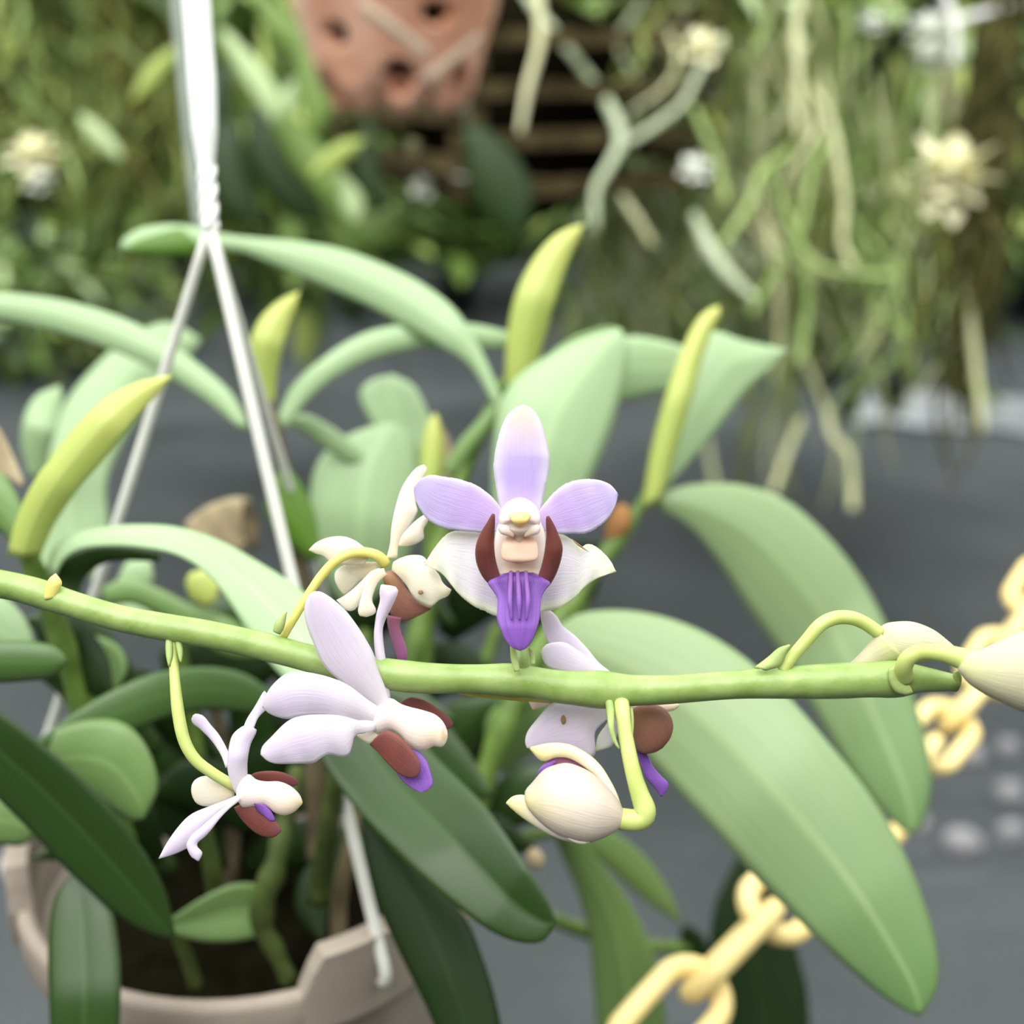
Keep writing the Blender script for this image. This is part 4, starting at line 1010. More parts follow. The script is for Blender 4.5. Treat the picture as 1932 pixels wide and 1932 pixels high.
blade('leaf', [(-130, 1170), (-60, 1120), (-10, 1118), (35, 1150), (62, 1200), (60, 1250)], [(-130, 1180), (-60, 1230), (-20, 1235), (20, 1240), (45, 1250), (58, 1254)], (.31, .31), M['leaf_pale'], s, n=16, m=9, cup=.08, thick=.0009)
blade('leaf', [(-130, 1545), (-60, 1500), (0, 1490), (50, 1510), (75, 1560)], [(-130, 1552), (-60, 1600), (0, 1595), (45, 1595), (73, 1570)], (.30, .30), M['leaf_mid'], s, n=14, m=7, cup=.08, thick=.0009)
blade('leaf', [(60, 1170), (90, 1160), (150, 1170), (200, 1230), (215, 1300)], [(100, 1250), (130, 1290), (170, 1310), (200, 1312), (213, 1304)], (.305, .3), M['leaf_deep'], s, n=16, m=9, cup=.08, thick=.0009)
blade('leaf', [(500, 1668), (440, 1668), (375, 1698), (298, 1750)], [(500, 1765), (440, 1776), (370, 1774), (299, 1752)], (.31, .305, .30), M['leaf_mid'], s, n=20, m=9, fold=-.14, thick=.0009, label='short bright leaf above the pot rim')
blade('leaf', [(150, 1190), (220, 1215), (240, 1260), (215, 1310)], [(150, 1200), (170, 1250), (190, 1290), (212, 1312)], (.315, .31), M['leaf_mid'], s, n=14, m=7, thick=.0009)
# ---- leaves seen through the arch of the left leaf
s = shoot('small leaves and pale tips seen under the arched leaf at the left', 330, 1400, .35)
tube('cane', [(400, 1600, .36), (360, 1350, .355), (330, 1180, .35)], [15, 15, 12], M['cane'], s, n=18)
blade('leaf', [(190, 1110), (240, 1090), (300, 1110), (360, 1140), (440, 1170), (500, 1230)], [(200, 1140), (250, 1140), (300, 1160), (360, 1200), (430, 1240), (495, 1240)], (.345, .345), M['leaf_mid'], s, n=22, m=9, cup=.1, thick=.0009)
blade('leaf', [(360, 1080), (390, 1075), (415, 1100), (408, 1130)], [(350, 1100), (360, 1130), (385, 1145), (405, 1135)], .34, M['leaf_young'], s, n=12, m=7, cup=.1, thick=.0009)
blade('leaf', [(200, 1150), (245, 1140), (290, 1160), (285, 1180)], [(205, 1165), (240, 1185), (270, 1190), (283, 1184)], .338, M['leaf_pale'], s, n=12, m=7, cup=.1, thick=.0009)
blade('leaf', [(220, 1100), (240, 1060), (280, 1050), (290, 1090)], [(225, 1120), (250, 1120), (275, 1115), (289, 1095)], .36, M['leaf_pale'], s, n=12, m=7, cup=.1, thick=.0009)
blade('leaf', [(300, 1230), (370, 1200), (450, 1200), (540, 1250)], [(310, 1290), (370, 1320), (450, 1330), (535, 1260)], (.36, .37), M['leaf_deep'], s, n=18, m=9, cup=.1, thick=.0009)

# ---- bottom centre: big glossy folded leaf and a hanging dark one
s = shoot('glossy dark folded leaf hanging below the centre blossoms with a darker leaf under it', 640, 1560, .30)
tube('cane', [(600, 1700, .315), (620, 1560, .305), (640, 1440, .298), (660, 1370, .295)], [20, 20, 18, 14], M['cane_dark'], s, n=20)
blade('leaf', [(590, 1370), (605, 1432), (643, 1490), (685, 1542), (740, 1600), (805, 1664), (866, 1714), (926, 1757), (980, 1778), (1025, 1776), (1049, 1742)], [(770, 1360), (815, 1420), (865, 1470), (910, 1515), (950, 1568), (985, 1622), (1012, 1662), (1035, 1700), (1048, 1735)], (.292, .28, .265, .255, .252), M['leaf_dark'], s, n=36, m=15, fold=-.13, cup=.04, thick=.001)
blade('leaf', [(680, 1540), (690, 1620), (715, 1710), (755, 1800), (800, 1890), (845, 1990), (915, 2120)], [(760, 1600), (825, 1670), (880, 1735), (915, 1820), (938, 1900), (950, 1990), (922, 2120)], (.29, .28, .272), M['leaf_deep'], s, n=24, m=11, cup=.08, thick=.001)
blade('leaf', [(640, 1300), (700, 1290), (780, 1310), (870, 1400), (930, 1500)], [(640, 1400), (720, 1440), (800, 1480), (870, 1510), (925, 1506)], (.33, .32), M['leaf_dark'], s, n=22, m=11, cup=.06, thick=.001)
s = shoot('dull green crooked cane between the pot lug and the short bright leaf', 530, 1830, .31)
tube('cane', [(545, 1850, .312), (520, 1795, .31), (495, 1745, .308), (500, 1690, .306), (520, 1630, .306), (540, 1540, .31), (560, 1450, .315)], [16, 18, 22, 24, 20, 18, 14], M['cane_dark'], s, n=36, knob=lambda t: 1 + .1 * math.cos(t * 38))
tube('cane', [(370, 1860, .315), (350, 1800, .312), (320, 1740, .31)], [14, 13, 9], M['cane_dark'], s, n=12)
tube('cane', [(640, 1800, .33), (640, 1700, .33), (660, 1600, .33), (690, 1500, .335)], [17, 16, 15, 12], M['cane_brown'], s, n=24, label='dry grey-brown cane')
# ---- leaves at the bottom right of the pot
s = shoot('two slim green leaves hanging below the bud at the bottom right of centre', 1000, 1560, .34)
tube('cane', [(830, 1680, .36), (930, 1600, .365), (1040, 1570, .372), (1080, 1575, .378)], [14, 14, 13, 10], M['cane'], s, n=20)
blade('leaf', [(1040, 1560), (1062, 1620), (1092, 1690), (1112, 1770), (1120, 1860), (1132, 1980), (1185, 2130)], [(1085, 1570), (1130, 1625), (1180, 1690), (1222, 1770), (1245, 1850), (1256, 1980), (1193, 2130)], (.375, .388, .395), M['leaf_mid'], s, n=24, m=11, fold=.08, thick=.0009)
blade('leaf', [(1070, 1545), (1140, 1560), (1205, 1605), (1255, 1668), (1288, 1742)], [(1085, 1590), (1145, 1635), (1205, 1690), (1250, 1722), (1287, 1744)], (.38, .39, .40), M['leaf_mid'], s, n=22, m=9, fold=.06, thick=.0009)
ball('node', 1010, 1620, .338, 17, 21, M['dry'], s, ang=.4, label='pale dry node')
s = shoot('dark strap leaves standing behind the yellow chain at the bottom', 1200, 1750, .45)
tube('cane', [(1000, 1720, .42), (1180, 1780, .44), (1330, 1790, .455)], [14, 14, 12], M['cane'], s, n=20)
blade('leaf', [(1440, 2140), (1375, 2010), (1345, 1880), (1338, 1780), (1355, 1690), (1400, 1600)], [(1452, 2140), (1520, 2010), (1525, 1890), (1505, 1800), (1475, 1710), (1420, 1600)], (.45, .46, .47), M['leaf_deep'], s, n=24, m=11, cup=.06, thick=.001)
blade('leaf', [(1285, 1750), (1300, 1745), (1330, 1770), (1350, 1830)], [(1280, 1790), (1300, 1820), (1325, 1840), (1345, 1840)], .45, M['leaf_deep'], s, n=14, m=7, thick=.001)
# ---- dense small leaves behind the stem, middle
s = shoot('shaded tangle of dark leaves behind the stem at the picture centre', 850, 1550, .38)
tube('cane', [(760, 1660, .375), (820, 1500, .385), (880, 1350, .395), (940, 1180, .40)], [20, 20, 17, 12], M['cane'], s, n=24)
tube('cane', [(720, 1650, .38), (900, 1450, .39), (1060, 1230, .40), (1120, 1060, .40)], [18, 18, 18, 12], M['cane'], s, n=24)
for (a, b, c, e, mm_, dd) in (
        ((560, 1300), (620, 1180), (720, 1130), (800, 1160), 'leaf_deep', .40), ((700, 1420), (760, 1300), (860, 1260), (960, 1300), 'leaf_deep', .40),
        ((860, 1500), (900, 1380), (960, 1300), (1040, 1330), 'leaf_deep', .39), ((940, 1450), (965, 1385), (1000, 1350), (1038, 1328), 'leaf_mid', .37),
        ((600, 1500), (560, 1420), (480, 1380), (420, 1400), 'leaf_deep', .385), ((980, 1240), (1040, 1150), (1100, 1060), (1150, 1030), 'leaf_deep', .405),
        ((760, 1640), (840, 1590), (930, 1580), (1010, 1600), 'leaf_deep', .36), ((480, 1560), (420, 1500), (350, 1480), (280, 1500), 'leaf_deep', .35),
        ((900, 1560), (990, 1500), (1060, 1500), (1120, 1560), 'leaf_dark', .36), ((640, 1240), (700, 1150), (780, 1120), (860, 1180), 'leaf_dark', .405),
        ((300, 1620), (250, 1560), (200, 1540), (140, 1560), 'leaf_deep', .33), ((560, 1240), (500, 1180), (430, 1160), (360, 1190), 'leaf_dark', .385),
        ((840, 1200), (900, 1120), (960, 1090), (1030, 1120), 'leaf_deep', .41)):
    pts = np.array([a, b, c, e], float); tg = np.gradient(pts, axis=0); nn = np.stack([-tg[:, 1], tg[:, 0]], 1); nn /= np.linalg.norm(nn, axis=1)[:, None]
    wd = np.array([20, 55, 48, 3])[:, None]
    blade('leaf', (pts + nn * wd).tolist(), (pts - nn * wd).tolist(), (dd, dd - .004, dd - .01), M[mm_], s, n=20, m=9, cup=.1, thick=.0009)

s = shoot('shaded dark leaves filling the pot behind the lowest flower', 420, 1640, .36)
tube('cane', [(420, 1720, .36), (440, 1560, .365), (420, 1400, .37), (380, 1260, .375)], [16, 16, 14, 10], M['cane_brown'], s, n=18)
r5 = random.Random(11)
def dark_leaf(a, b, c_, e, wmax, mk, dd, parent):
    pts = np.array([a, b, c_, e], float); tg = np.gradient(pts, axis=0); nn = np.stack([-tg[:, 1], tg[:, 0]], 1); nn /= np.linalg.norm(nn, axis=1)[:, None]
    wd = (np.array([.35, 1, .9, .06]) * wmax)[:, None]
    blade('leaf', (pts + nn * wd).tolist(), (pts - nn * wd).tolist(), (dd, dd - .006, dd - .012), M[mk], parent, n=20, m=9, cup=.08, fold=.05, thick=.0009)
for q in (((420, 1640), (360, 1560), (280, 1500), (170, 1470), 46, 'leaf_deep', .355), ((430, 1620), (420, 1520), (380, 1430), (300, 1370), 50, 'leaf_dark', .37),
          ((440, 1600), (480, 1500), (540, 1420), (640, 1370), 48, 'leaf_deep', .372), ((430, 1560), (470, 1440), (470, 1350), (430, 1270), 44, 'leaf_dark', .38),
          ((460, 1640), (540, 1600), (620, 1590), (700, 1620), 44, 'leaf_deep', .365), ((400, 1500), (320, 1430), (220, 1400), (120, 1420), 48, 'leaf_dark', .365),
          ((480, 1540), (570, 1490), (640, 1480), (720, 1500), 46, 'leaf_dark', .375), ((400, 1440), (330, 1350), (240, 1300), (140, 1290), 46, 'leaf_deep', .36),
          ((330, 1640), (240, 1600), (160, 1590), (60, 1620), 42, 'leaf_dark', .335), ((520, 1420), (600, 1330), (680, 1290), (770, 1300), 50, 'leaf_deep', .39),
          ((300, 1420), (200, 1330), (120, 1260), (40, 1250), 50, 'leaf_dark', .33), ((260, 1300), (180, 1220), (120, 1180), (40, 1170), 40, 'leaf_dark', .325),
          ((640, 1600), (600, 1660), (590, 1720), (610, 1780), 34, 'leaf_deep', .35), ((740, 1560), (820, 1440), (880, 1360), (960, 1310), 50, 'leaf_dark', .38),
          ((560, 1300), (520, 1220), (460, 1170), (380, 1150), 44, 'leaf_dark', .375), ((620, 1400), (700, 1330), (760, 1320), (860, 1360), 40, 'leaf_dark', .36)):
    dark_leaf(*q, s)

# ---------------------------------------------------------------- yellow plastic chain
chain = thing('plastic_chain', 'pale yellow plastic chain passing behind the largest leaf at the lower right', 'chain', P(1490, 1690, .39))
path = cr([P(1100, 2110, .345), P(1262, 1928, .36), P(1385, 1790, .375), P(1488, 1690, .39), P(1640, 1545, .43), P(1765, 1395, .475), P(1850, 1295, .505), P(1925, 1170, .54), P(2010, 1030, .58)], 400)
cum = np.concatenate([[0], np.cumsum(np.linalg.norm(np.diff(path, axis=0), axis=1))])
pitch, half, wid, bar = .0300, .0187, .0096, .0034
s_at = float(np.interp(0, [0], [0]))
i0 = int(np.argmin(np.linalg.norm(path - P(1262, 1928, .36), axis=1)))
s0 = cum[i0] - 2 * pitch
k = 0
while s0 + k * pitch < cum[-1] - .01:
    sc_ = s0 + k * pitch
    if sc_ > .01:
        c = np.array([np.interp(sc_, cum, path[:, q]) for q in range(3)])
        c2 = np.array([np.interp(sc_ + .004, cum, path[:, q]) for q in range(3)]); ax = (c2 - c) / np.linalg.norm(c2 - c)
        view = (c - CAM) / np.linalg.norm(c - CAM)
        side = np.cross(ax, view); side /= np.linalg.norm(side)
        nrm_ = np.cross(side, ax)
        tw = .12 if k % 2 == 0 else math.pi / 2 - .08
        sv = side * math.cos(tw) + nrm_ * math.sin(tw)
        pts = []
        for a in np.linspace(0, 2 * math.pi, 41)[:-1]:
            ca, sa = math.cos(a), math.sin(a)
            X = (half - wid) * (1 if ca > 0 else -1) + wid * ca if abs(ca) > 1e-9 else 0
            pts.append(c + ax * X + sv * wid * sa)
        pts = np.array(pts)
        # closed sweep
        n_, m_ = len(pts), 12
        V, F = [], []
        bn = np.cross(ax, sv)
        for i in range(n_):
            t_ = pts[(i + 1) % n_] - pts[i - 1]; t_ /= np.linalg.norm(t_)
            o_ = np.cross(bn, t_)
            for j in range(m_):
                a = 2 * math.pi * j / m_
                V.append(pts[i] + bar * (math.cos(a) * o_ + math.sin(a) * bn))
        for i in range(n_):
            for j in range(m_):
                F.append((i * m_ + j, i * m_ + (j + 1) % m_, ((i + 1) % n_) * m_ + (j + 1) % m_, ((i + 1) % n_) * m_ + j))
        mesh_obj('link', V, F, M['chain'], chain)
    k += 1
# ---------------------------------------------------------------- the flower spray in the plane of focus
def zz(x0, y0, s):
    return lambda pts: [(x0 + p[0] * s, y0 + p[1] * s) + tuple(p[2:]) for p in pts]
Z1, Z2, Z3, Z4, Z5 = zz(740, 740, .2588), zz(460, 860, .22774), zz(280, 1160, .31056), zz(880, 1140, .2588), zz(1380, 1080, .28571)

spray = thing('orchid_spray', 'green orchid flower stem with lilac white blossoms and buds crossing the whole picture', 'orchid', P(985, 1290, 0.2))

def stem_knob(t):
    k = 1.0 + 0.05 * math.sin(t * 37)
    for c, a in ((0.27, .08), (0.45, .06), (0.645, .12), (0.72, .18), (0.95, .16)):
        k += a * math.exp(-((t - c) / 0.016) ** 2)
    return k
tube('stem', [(-560, 1090, .222), (-380, 1062, .217), (-200, 1068, .212), (-60, 1092, .207), (40, 1110, .206), (130, 1138, .205), (220, 1165, .204), (310, 1183, .203), (400, 1198, .202), (500, 1220, .2015), (600, 1246, .201),
              (700, 1267, .2005), (800, 1279, .200), (900, 1281, .200), (985, 1285, .200), (1060, 1296, .200), (1160, 1302, .1995), (1260, 1301, .199), (1400, 1291, .198),
              (1540, 1286, .1975), (1650, 1282, .197), (1730, 1281, .1965), (1790, 1287, .196), (1806, 1290, .196)],
     [32, 31, 30, 29, 28, 26, 26, 26, 25, 25, 26, 27, 27, 29, 28, 30, 31, 28, 28, 28, 30, 33, 31, 16], M['stem'], spray, n=160, m=20, knob=stem_knob)
# scars, scales and the little stub on the stem
body('bract', [(82, 1132), (84, 1110), (92, 1092), (104, 1082)], [(106, 1128), (113, 1112), (117, 1098), (106, 1082)], .2035, M['pedicel_yellow'], spray, ratio=.6, n=12, m=12, label='small yellow-green stub of a fallen flower stalk')
blade('bract', Z4([(318, 300), (322, 380), (335, 440), (350, 490)]), Z4([(355, 320), (372, 400), (384, 450), (388, 490)]), (.1968, .1965), M['bract'], spray, n=12, m=7, cup=.2)
blade('bract', Z4([(452, 310), (458, 360), (470, 440)]), Z4([(498, 350), (500, 400), (500, 435)]), (.1972, .1968), M['bract'], spray, n=12, m=7, cup=.2)
blade('bract', Z4([(1010, 680), (1020, 780), (1040, 920), (1070, 1000), (1112, 1052)]), Z4([(1060, 680), (1078, 770), (1075, 900), (1090, 980), (1114, 1050)]), (.1978, .1945, .194), M['bract'], spray, n=16, m=7, cup=.25)
blade('bract', Z4([(1190, 760), (1196, 860), (1206, 950)]), Z4([(1212, 760), (1220, 850), (1214, 950)]), (.1978, .1955), M['bract'], spray, n=10, m=5, cup=.2)
blade('bract', Z5([(150, 628), (240, 560), (310, 500), (380, 478)]), Z5([(240, 640), (320, 620), (352, 560), (384, 482)]), (.1962, .196), M['bract'], spray, n=14, m=7, cup=.25)
blade('bract', Z2([(245, 1450), (260, 1390), (310, 1320), (352, 1290)]), Z2([(300, 1480), (330, 1430), (345, 1370), (356, 1294)]), (.2, .2), M['bract'], spray, n=12, m=7, cup=.25)
blade('bract', Z3([(108, 120), (104, 200), (110, 260), (124, 310)]), Z3([(150, 120), (150, 200), (146, 260), (128, 312)]), (.2022, .2008), M['bract'], spray, n=10, m=5, cup=.25)
blade('bract', Z3([(160, 120), (168, 190), (182, 250), (196, 285)]), Z3([(196, 120), (208, 190), (210, 240), (199, 287)]), (.2022, .2008), M['bract'], spray, n=10, m=5, cup=.25)
body('bract', Z5([(1035, 640), (1040, 720), (1080, 790), (1150, 812)]), Z5([(1100, 600), (1130, 680), (1180, 750), (1200, 790)]), .1935, M['bract'], spray, ratio=.5, n=12, m=12)
body('bract', Z5([(1468, 660), (1462, 690), (1490, 730)]), Z5([(1500, 645), (1520, 690), (1515, 735)]), .1915, M['pedicel'], spray, ratio=.6, n=10, m=10)

def flower(label, x, y, d, name='flower'):
    f = thing(name, None, None, P(x, y, d), parent=spray)
    f['label'] = label
    return f

# ---- the open flower that faces the camera
f = flower('lilac flower facing the camera, violet lip and maroon side lobes', 980, 1010, .2)
tube('pedicel', [(984, 1270, .2000), (984, 1240, .2000), (983, 1180, .2035), (981, 1090, .2065), (980, 1020, .2045)], [16, 13, 12, 12, 14], M['stem'], f, n=26)
blade('sepal', Z1([(790, 900), (768, 760), (743, 600), (740, 500), (768, 350), (812, 215), (868, 135), (915, 104), (948, 98)]),
      Z1([(1080, 900), (1100, 780), (1140, 600), (1150, 500), (1125, 350), (1082, 210), (1030, 132), (985, 102), (950, 98)]), (.2005, .201, .203), M['dorsal'], f, n=56, m=17, cup=.05, thick=.0003, wave=.006, wf=9, jag=.012)
blade('petal', Z1([(820, 880), (760, 800), (700, 738), (600, 672), (480, 632), (370, 615), (290, 603), (225, 622), (185, 650), (160, 690)]),
      Z1([(800, 1000), (740, 1016), (640, 1022), (500, 1010), (370, 990), (260, 930), (195, 840), (166, 770), (158, 725), (160, 690)]), (.2002, .1995, .1985), M['lateral'], f, n=56, m=17, cup=.03, thick=.0003, wave=.012, wf=8, jag=.012)
blade('petal', Z1([(1060, 880), (1110, 812), (1180, 730), (1270, 665), (1380, 635), (1490, 637), (1575, 665), (1625, 710), (1642, 742)]),
      Z1([(1080, 1000), (1150, 1022), (1230, 1032), (1330, 1032), (1420, 1028), (1500, 985), (1565, 930), (1612, 860), (1635, 800), (1643, 745)]), (.2002, .1995, .1985), M['lateral'], f, n=56, m=17, cup=.03, thick=.0003, wave=.012, wf=9, seed=2, jag=.012)
blade('sepal', Z1([(830, 1000), (640, 1010), (500, 1008), (425, 1020), (370, 1060), (312, 1130), (268, 1200), (235, 1255)]),
      Z1([(850, 1640), (760, 1632), (690, 1605), (595, 1558), (505, 1492), (440, 1418), (385, 1345), (340, 1308), (290, 1285), (235, 1255)]), (.2015, .2018, .201), M['lower'], f, n=56, m=19, cup=.03, thick=.0003, wave=.02, wf=7, jag=.012)
blade('sepal', Z1([(1040, 1010), (1150, 1020), (1245, 1040), (1320, 1080), (1375, 1128), (1415, 1108), (1470, 1117), (1545, 1175), (1600, 1245), (1630, 1310)]),
      Z1([(1020, 1640), (1075, 1606), (1130, 1597), (1210, 1575), (1290, 1535), (1350, 1480), (1400, 1422), (1480, 1365), (1560, 1332), (1630, 1310)]), (.2015, .2018, .201), M['lower'], f, n=60, m=19, cup=.03, thick=.0003, wave=.02, wf=7, seed=1, jag=.012)
blade('blemish', Z1([(1312, 1070), (1345, 1095), (1390, 1128), (1430, 1160)]), Z1([(1318, 1082), (1350, 1115), (1392, 1142), (1430, 1163)]), .2003, M['blemish'], f, n=10, m=4, thick=.0004, label='brown torn notch in the lower right sepal')
# lip: claw, side lobes standing up left and right, violet middle lobe
body('lip_base', Z1([(800, 900), (760, 1000), (745, 1110), (752, 1220), (785, 1340)]), Z1([(1060, 900), (1105, 1000), (1120, 1110), (1108, 1220), (1070, 1340)]), (.1992, .1985, .198), M['column'], f, ratio=.16, n=20, m=18)
blade('side_lobe', Z1([(735, 888), (690, 955), (645, 1030), (614, 1110), (608, 1190), (625, 1270), (662, 1345), (712, 1402)]), Z1([(742, 888), (747, 950), (744, 1010), (740, 1090), (744, 1170), (758, 1250), (782, 1330), (800, 1390)]), (.1945, .195, .197), M['maroon'], f, n=26, m=11, cup=.22, thick=.0009)
blade('side_lobe', Z1([(1130, 905), (1123, 950), (1127, 1030), (1120, 1110), (1108, 1190), (1092, 1260), (1070, 1330), (1056, 1385)]), Z1([(1136, 905), (1172, 955), (1207, 1030), (1236, 1110), (1238, 1170), (1220, 1250), (1190, 1330), (1150, 1400)]), (.1945, .195, .197), M['maroon'], f, n=26, m=11, cup=.22, thick=.0009)
def lip_ridges(t, a):
    return 0.16 * math.cos(9 * a) * max(0, math.sin(a)) * (1 - 0.6 * t)
body('lip_lobe', Z1([(800, 1330), (740, 1365), (695, 1390), (728, 1440), (766, 1505), (765, 1580), (764, 1650), (790, 1730), (822, 1800), (868, 1858), (930, 1886)]),
     Z1([(1060, 1330), (1100, 1365), (1155, 1392), (1118, 1440), (1088, 1500), (1080, 1580), (1075, 1650), (1050, 1740), (1018, 1815), (975, 1868), (932, 1886)]), (.197, .195, .193, .1925), M['lip'], f, ratio=.30, n=40, m=60, bump=lip_ridges)
for i, (xa, xb) in enumerate(((865, 858), (915, 925), (975, 990))):
    tube('lip_ridge', Z1([(xa, 1312, .1962), (xa + (xb - xa) * .3, 1380, .1942), (xb, 1520, .1922), (xb + (930 - xb) * .2, 1660, .1918)]), [4, 5, 5, 2], M['lip_pale'], f, n=16, m=8)
# column with its cap and the callus below
body('column', Z1([(850, 820), (795, 870), (775, 930), (800, 985), (880, 1010), (892, 1060), (895, 1110)]), Z1([(1010, 820), (1062, 870), (1082, 930), (1055, 985), (968, 1010), (958, 1060), (955, 1110)]), (.1985, .195, .194, .196), M['column'], f, ratio=.75, n=24, m=20)
body('anther_cap', Z1([(860, 885), (848, 905), (875, 945), (910, 975)]), Z1([(1000, 885), (1012, 905), (985, 945), (950, 975)]), (.1925, .1918, .1925), M['anther'], f, ratio=.35, n=14, m=16)
body('callus', Z1([(800, 950), (772, 985), (790, 1030), (850, 1050)]), Z1([(860, 955), (890, 985), (895, 1030), (885, 1055)]), (.1945, .194), M['column'], f, ratio=.6, n=14, m=14)
body('callus', Z1([(990, 955), (962, 985), (957, 1030), (965, 1055)]), Z1([(1050, 950), (1080, 985), (1065, 1030), (1005, 1050)]), (.1945, .194), M['column'], f, ratio=.6, n=14, m=14)
def groove(t, a):
    return -.35 * math.exp(-((a - math.pi / 2) / .22) ** 2) * (1 - .5 * t)
body('callus', Z1([(850, 1040), (815, 1075), (796, 1140), (794, 1195), (812, 1222), (850, 1232), (900, 1248)]), Z1([(1010, 1040), (1045, 1075), (1064, 1140), (1066, 1195), (1046, 1222), (1010, 1232), (950, 1248)]), (.1962, .1952, .195, .1958), M['peach'], f, ratio=.15, n=24, m=40, bump=groove)

# ---- the flower seen from its side, left of centre
f = flower('lilac white flower seen from the side, its snout pointing right', 715, 1340, .199)
blade('sepal', [(725, 1345), (690, 1318), (640, 1283), (618, 1264), (605, 1246), (592, 1215), (581, 1188), (574, 1158), (577, 1135), (584, 1121), (593, 1116)],
      [(738, 1330), (728, 1300), (713, 1262), (705, 1234), (692, 1209), (675, 1182), (654, 1154), (635, 1136), (616, 1122), (603, 1116), (594, 1116)], (.198, .1965, .1945), M['white'], f, n=34, m=13, cup=.14, thick=.0003)
blade('petal', [(722, 1330), (714, 1290), (709, 1242), (706, 1212), (706, 1190), (710, 1160), (717, 1133), (716, 1116), (719, 1104)],
      [(737, 1318), (732, 1270), (725, 1226), (722, 1190), (727, 1170), (740, 1143), (751, 1117), (746, 1107), (722, 1103)], (.199, .2, .201, .2), M['white'], f, n=30, m=9, cup=.3, thick=.0003)
blade('petal', Z3([(1430, 580), (1340, 520), (1220, 430), (1130, 390), (1030, 360), (920, 345), (840, 357), (775, 405), (722, 475), (695, 560)]),
      Z3([(1390, 680), (1330, 655), (1200, 640), (1100, 615), (1000, 612), (900, 620), (850, 632), (785, 622), (735, 600), (696, 562)]), (.1975, .196, .195, .196), M['white'], f, n=34, m=13, cup=.16, thick=.0003, wave=.02, seed=1)
blade('petal', Z3([(1390, 640), (1280, 640), (1180, 615), (1080, 606), (970, 610), (885, 625), (820, 668), (750, 738), (695, 798), (682, 845)]),
      Z3([(1380, 700), (1262, 732), (1238, 790), (1215, 850), (1180, 864), (1092, 848), (1045, 872), (1000, 903), (900, 903), (780, 905), (715, 880), (684, 848)]), (.197, .194, .1925), M['white'], f, n=36, m=13, cup=.14, thick=.0003, wave=.03, wf=9)
body('spur', Z3([(1262, 725), (1310, 720), (1370, 690)]), Z3([(1300, 760), (1350, 785), (1420, 760)]), .1985, M['cream'], f, ratio=.8, n=12, m=12)
body('side_lobe', Z3([(1500, 560), (1545, 525), (1595, 500), (1680, 520), (1770, 578), (1832, 625), (1852, 658)]), Z3([(1560, 640), (1620, 660), (1690, 650), (1760, 680), (1810, 695), (1840, 685), (1853, 662)]), .2025, M['maroon'], f, ratio=.25, n=20, m=14)
body('column', Z3([(1370, 570), (1420, 530), (1470, 505), (1530, 540), (1590, 560), (1660, 577), (1740, 605), (1792, 655), (1815, 725)]), Z3([(1350, 690), (1400, 722), (1480, 700), (1545, 740), (1580, 785), (1630, 818), (1680, 825), (1730, 800), (1790, 800), (1815, 745)]), (.1985, .197, .196), M['column'], f, ratio=.72, n=30, m=22)
body('side_lobe', Z3([(1345, 785), (1380, 745), (1440, 703), (1505, 722), (1570, 778), (1625, 850), (1655, 915), (1648, 955)]), Z3([(1350, 795), (1400, 842), (1455, 905), (1520, 965), (1580, 990), (1625, 985), (1644, 965)]), (.1955, .1935, .193), M['maroon'], f, ratio=.22, n=24, m=18)
body('lip_lobe', Z3([(1560, 800), (1640, 828), (1690, 885), (1715, 950), (1730, 1025), (1700, 1062), (1660, 1076)]), Z3([(1480, 900), (1510, 965), (1545, 1010), (1585, 1045), (1620, 1066), (1645, 1074), (1658, 1077)]), (.1968, .1955, .1945), M['lip'], f, ratio=.22, n=22, m=16)

# ---- the small flower seen from behind, lowest at the left
f = flower('lowest flower at the left, seen from behind with narrow folded petals', 450, 1480, .2)
tube('pedicel', Z3([(150, 150, .2025), (152, 260, .202), (165, 450, .2), (185, 620, .199), (220, 770, .1985), (285, 880, .1985), (380, 955, .199), (470, 1010, .1995), (540, 1050, .2)]), [9, 9, 10, 11.5, 12, 11.5, 11, 10.5, 10], M['pedicel'], f, n=40, m=14)
blade('petal', Z3([(470, 930), (440, 850), (380, 760), (310, 690), (270, 660), (262, 625), (285, 607)]), Z3([(510, 900), (480, 820), (430, 730), (380, 670), (345, 625), (320, 607), (290, 606)]), (.2015, .2035, .205), M['white'], f, n=22, m=9, cup=.2, thick=.0003)
blade('petal', Z3([(530, 1085), (500, 1020), (480, 920), (490, 800), (512, 730), (555, 690), (600, 680)]), Z3([(580, 1060), (600, 980), (602, 890), (620, 790), (650, 725), (655, 695), (606, 679)]), (.1985, .197, .1985), M['white'], f, n=24, m=11, cup=.28, thick=.0003)
blade('sepal', Z3([(575, 690), (600, 630), (645, 560), (690, 480), (705, 462)]), Z3([(640, 690), (665, 630), (700, 590), (735, 560), (740, 520)]), (.2, .203, .2045), M['white'], f, n=16, m=8, cup=.2, thick=.0003)
blade('sepal', Z3([(560, 1085), (480, 1122), (380, 1160), (260, 1212), (180, 1290), (110, 1390), (64, 1478)]), Z3([(570, 1110), (470, 1180), (380, 1270), (290, 1380), (200, 1435), (120, 1465), (68, 1480)]), (.199, .1975, .197), M['white'], f, n=24, m=11, cup=.2, thick=.0003)
blade('petal', Z3([(545, 1095), (470, 1160), (400, 1220), (320, 1290), (262, 1340), (232, 1395), (240, 1430), (262, 1470), (300, 1492)]), Z3([(560, 1125), (500, 1170), (440, 1230), (385, 1300), (345, 1345), (298, 1385), (302, 1415), (328, 1445), (308, 1493)]), (.1965, .194, .193), M['white'], f, n=28, m=9, cup=.25, thick=.0003)
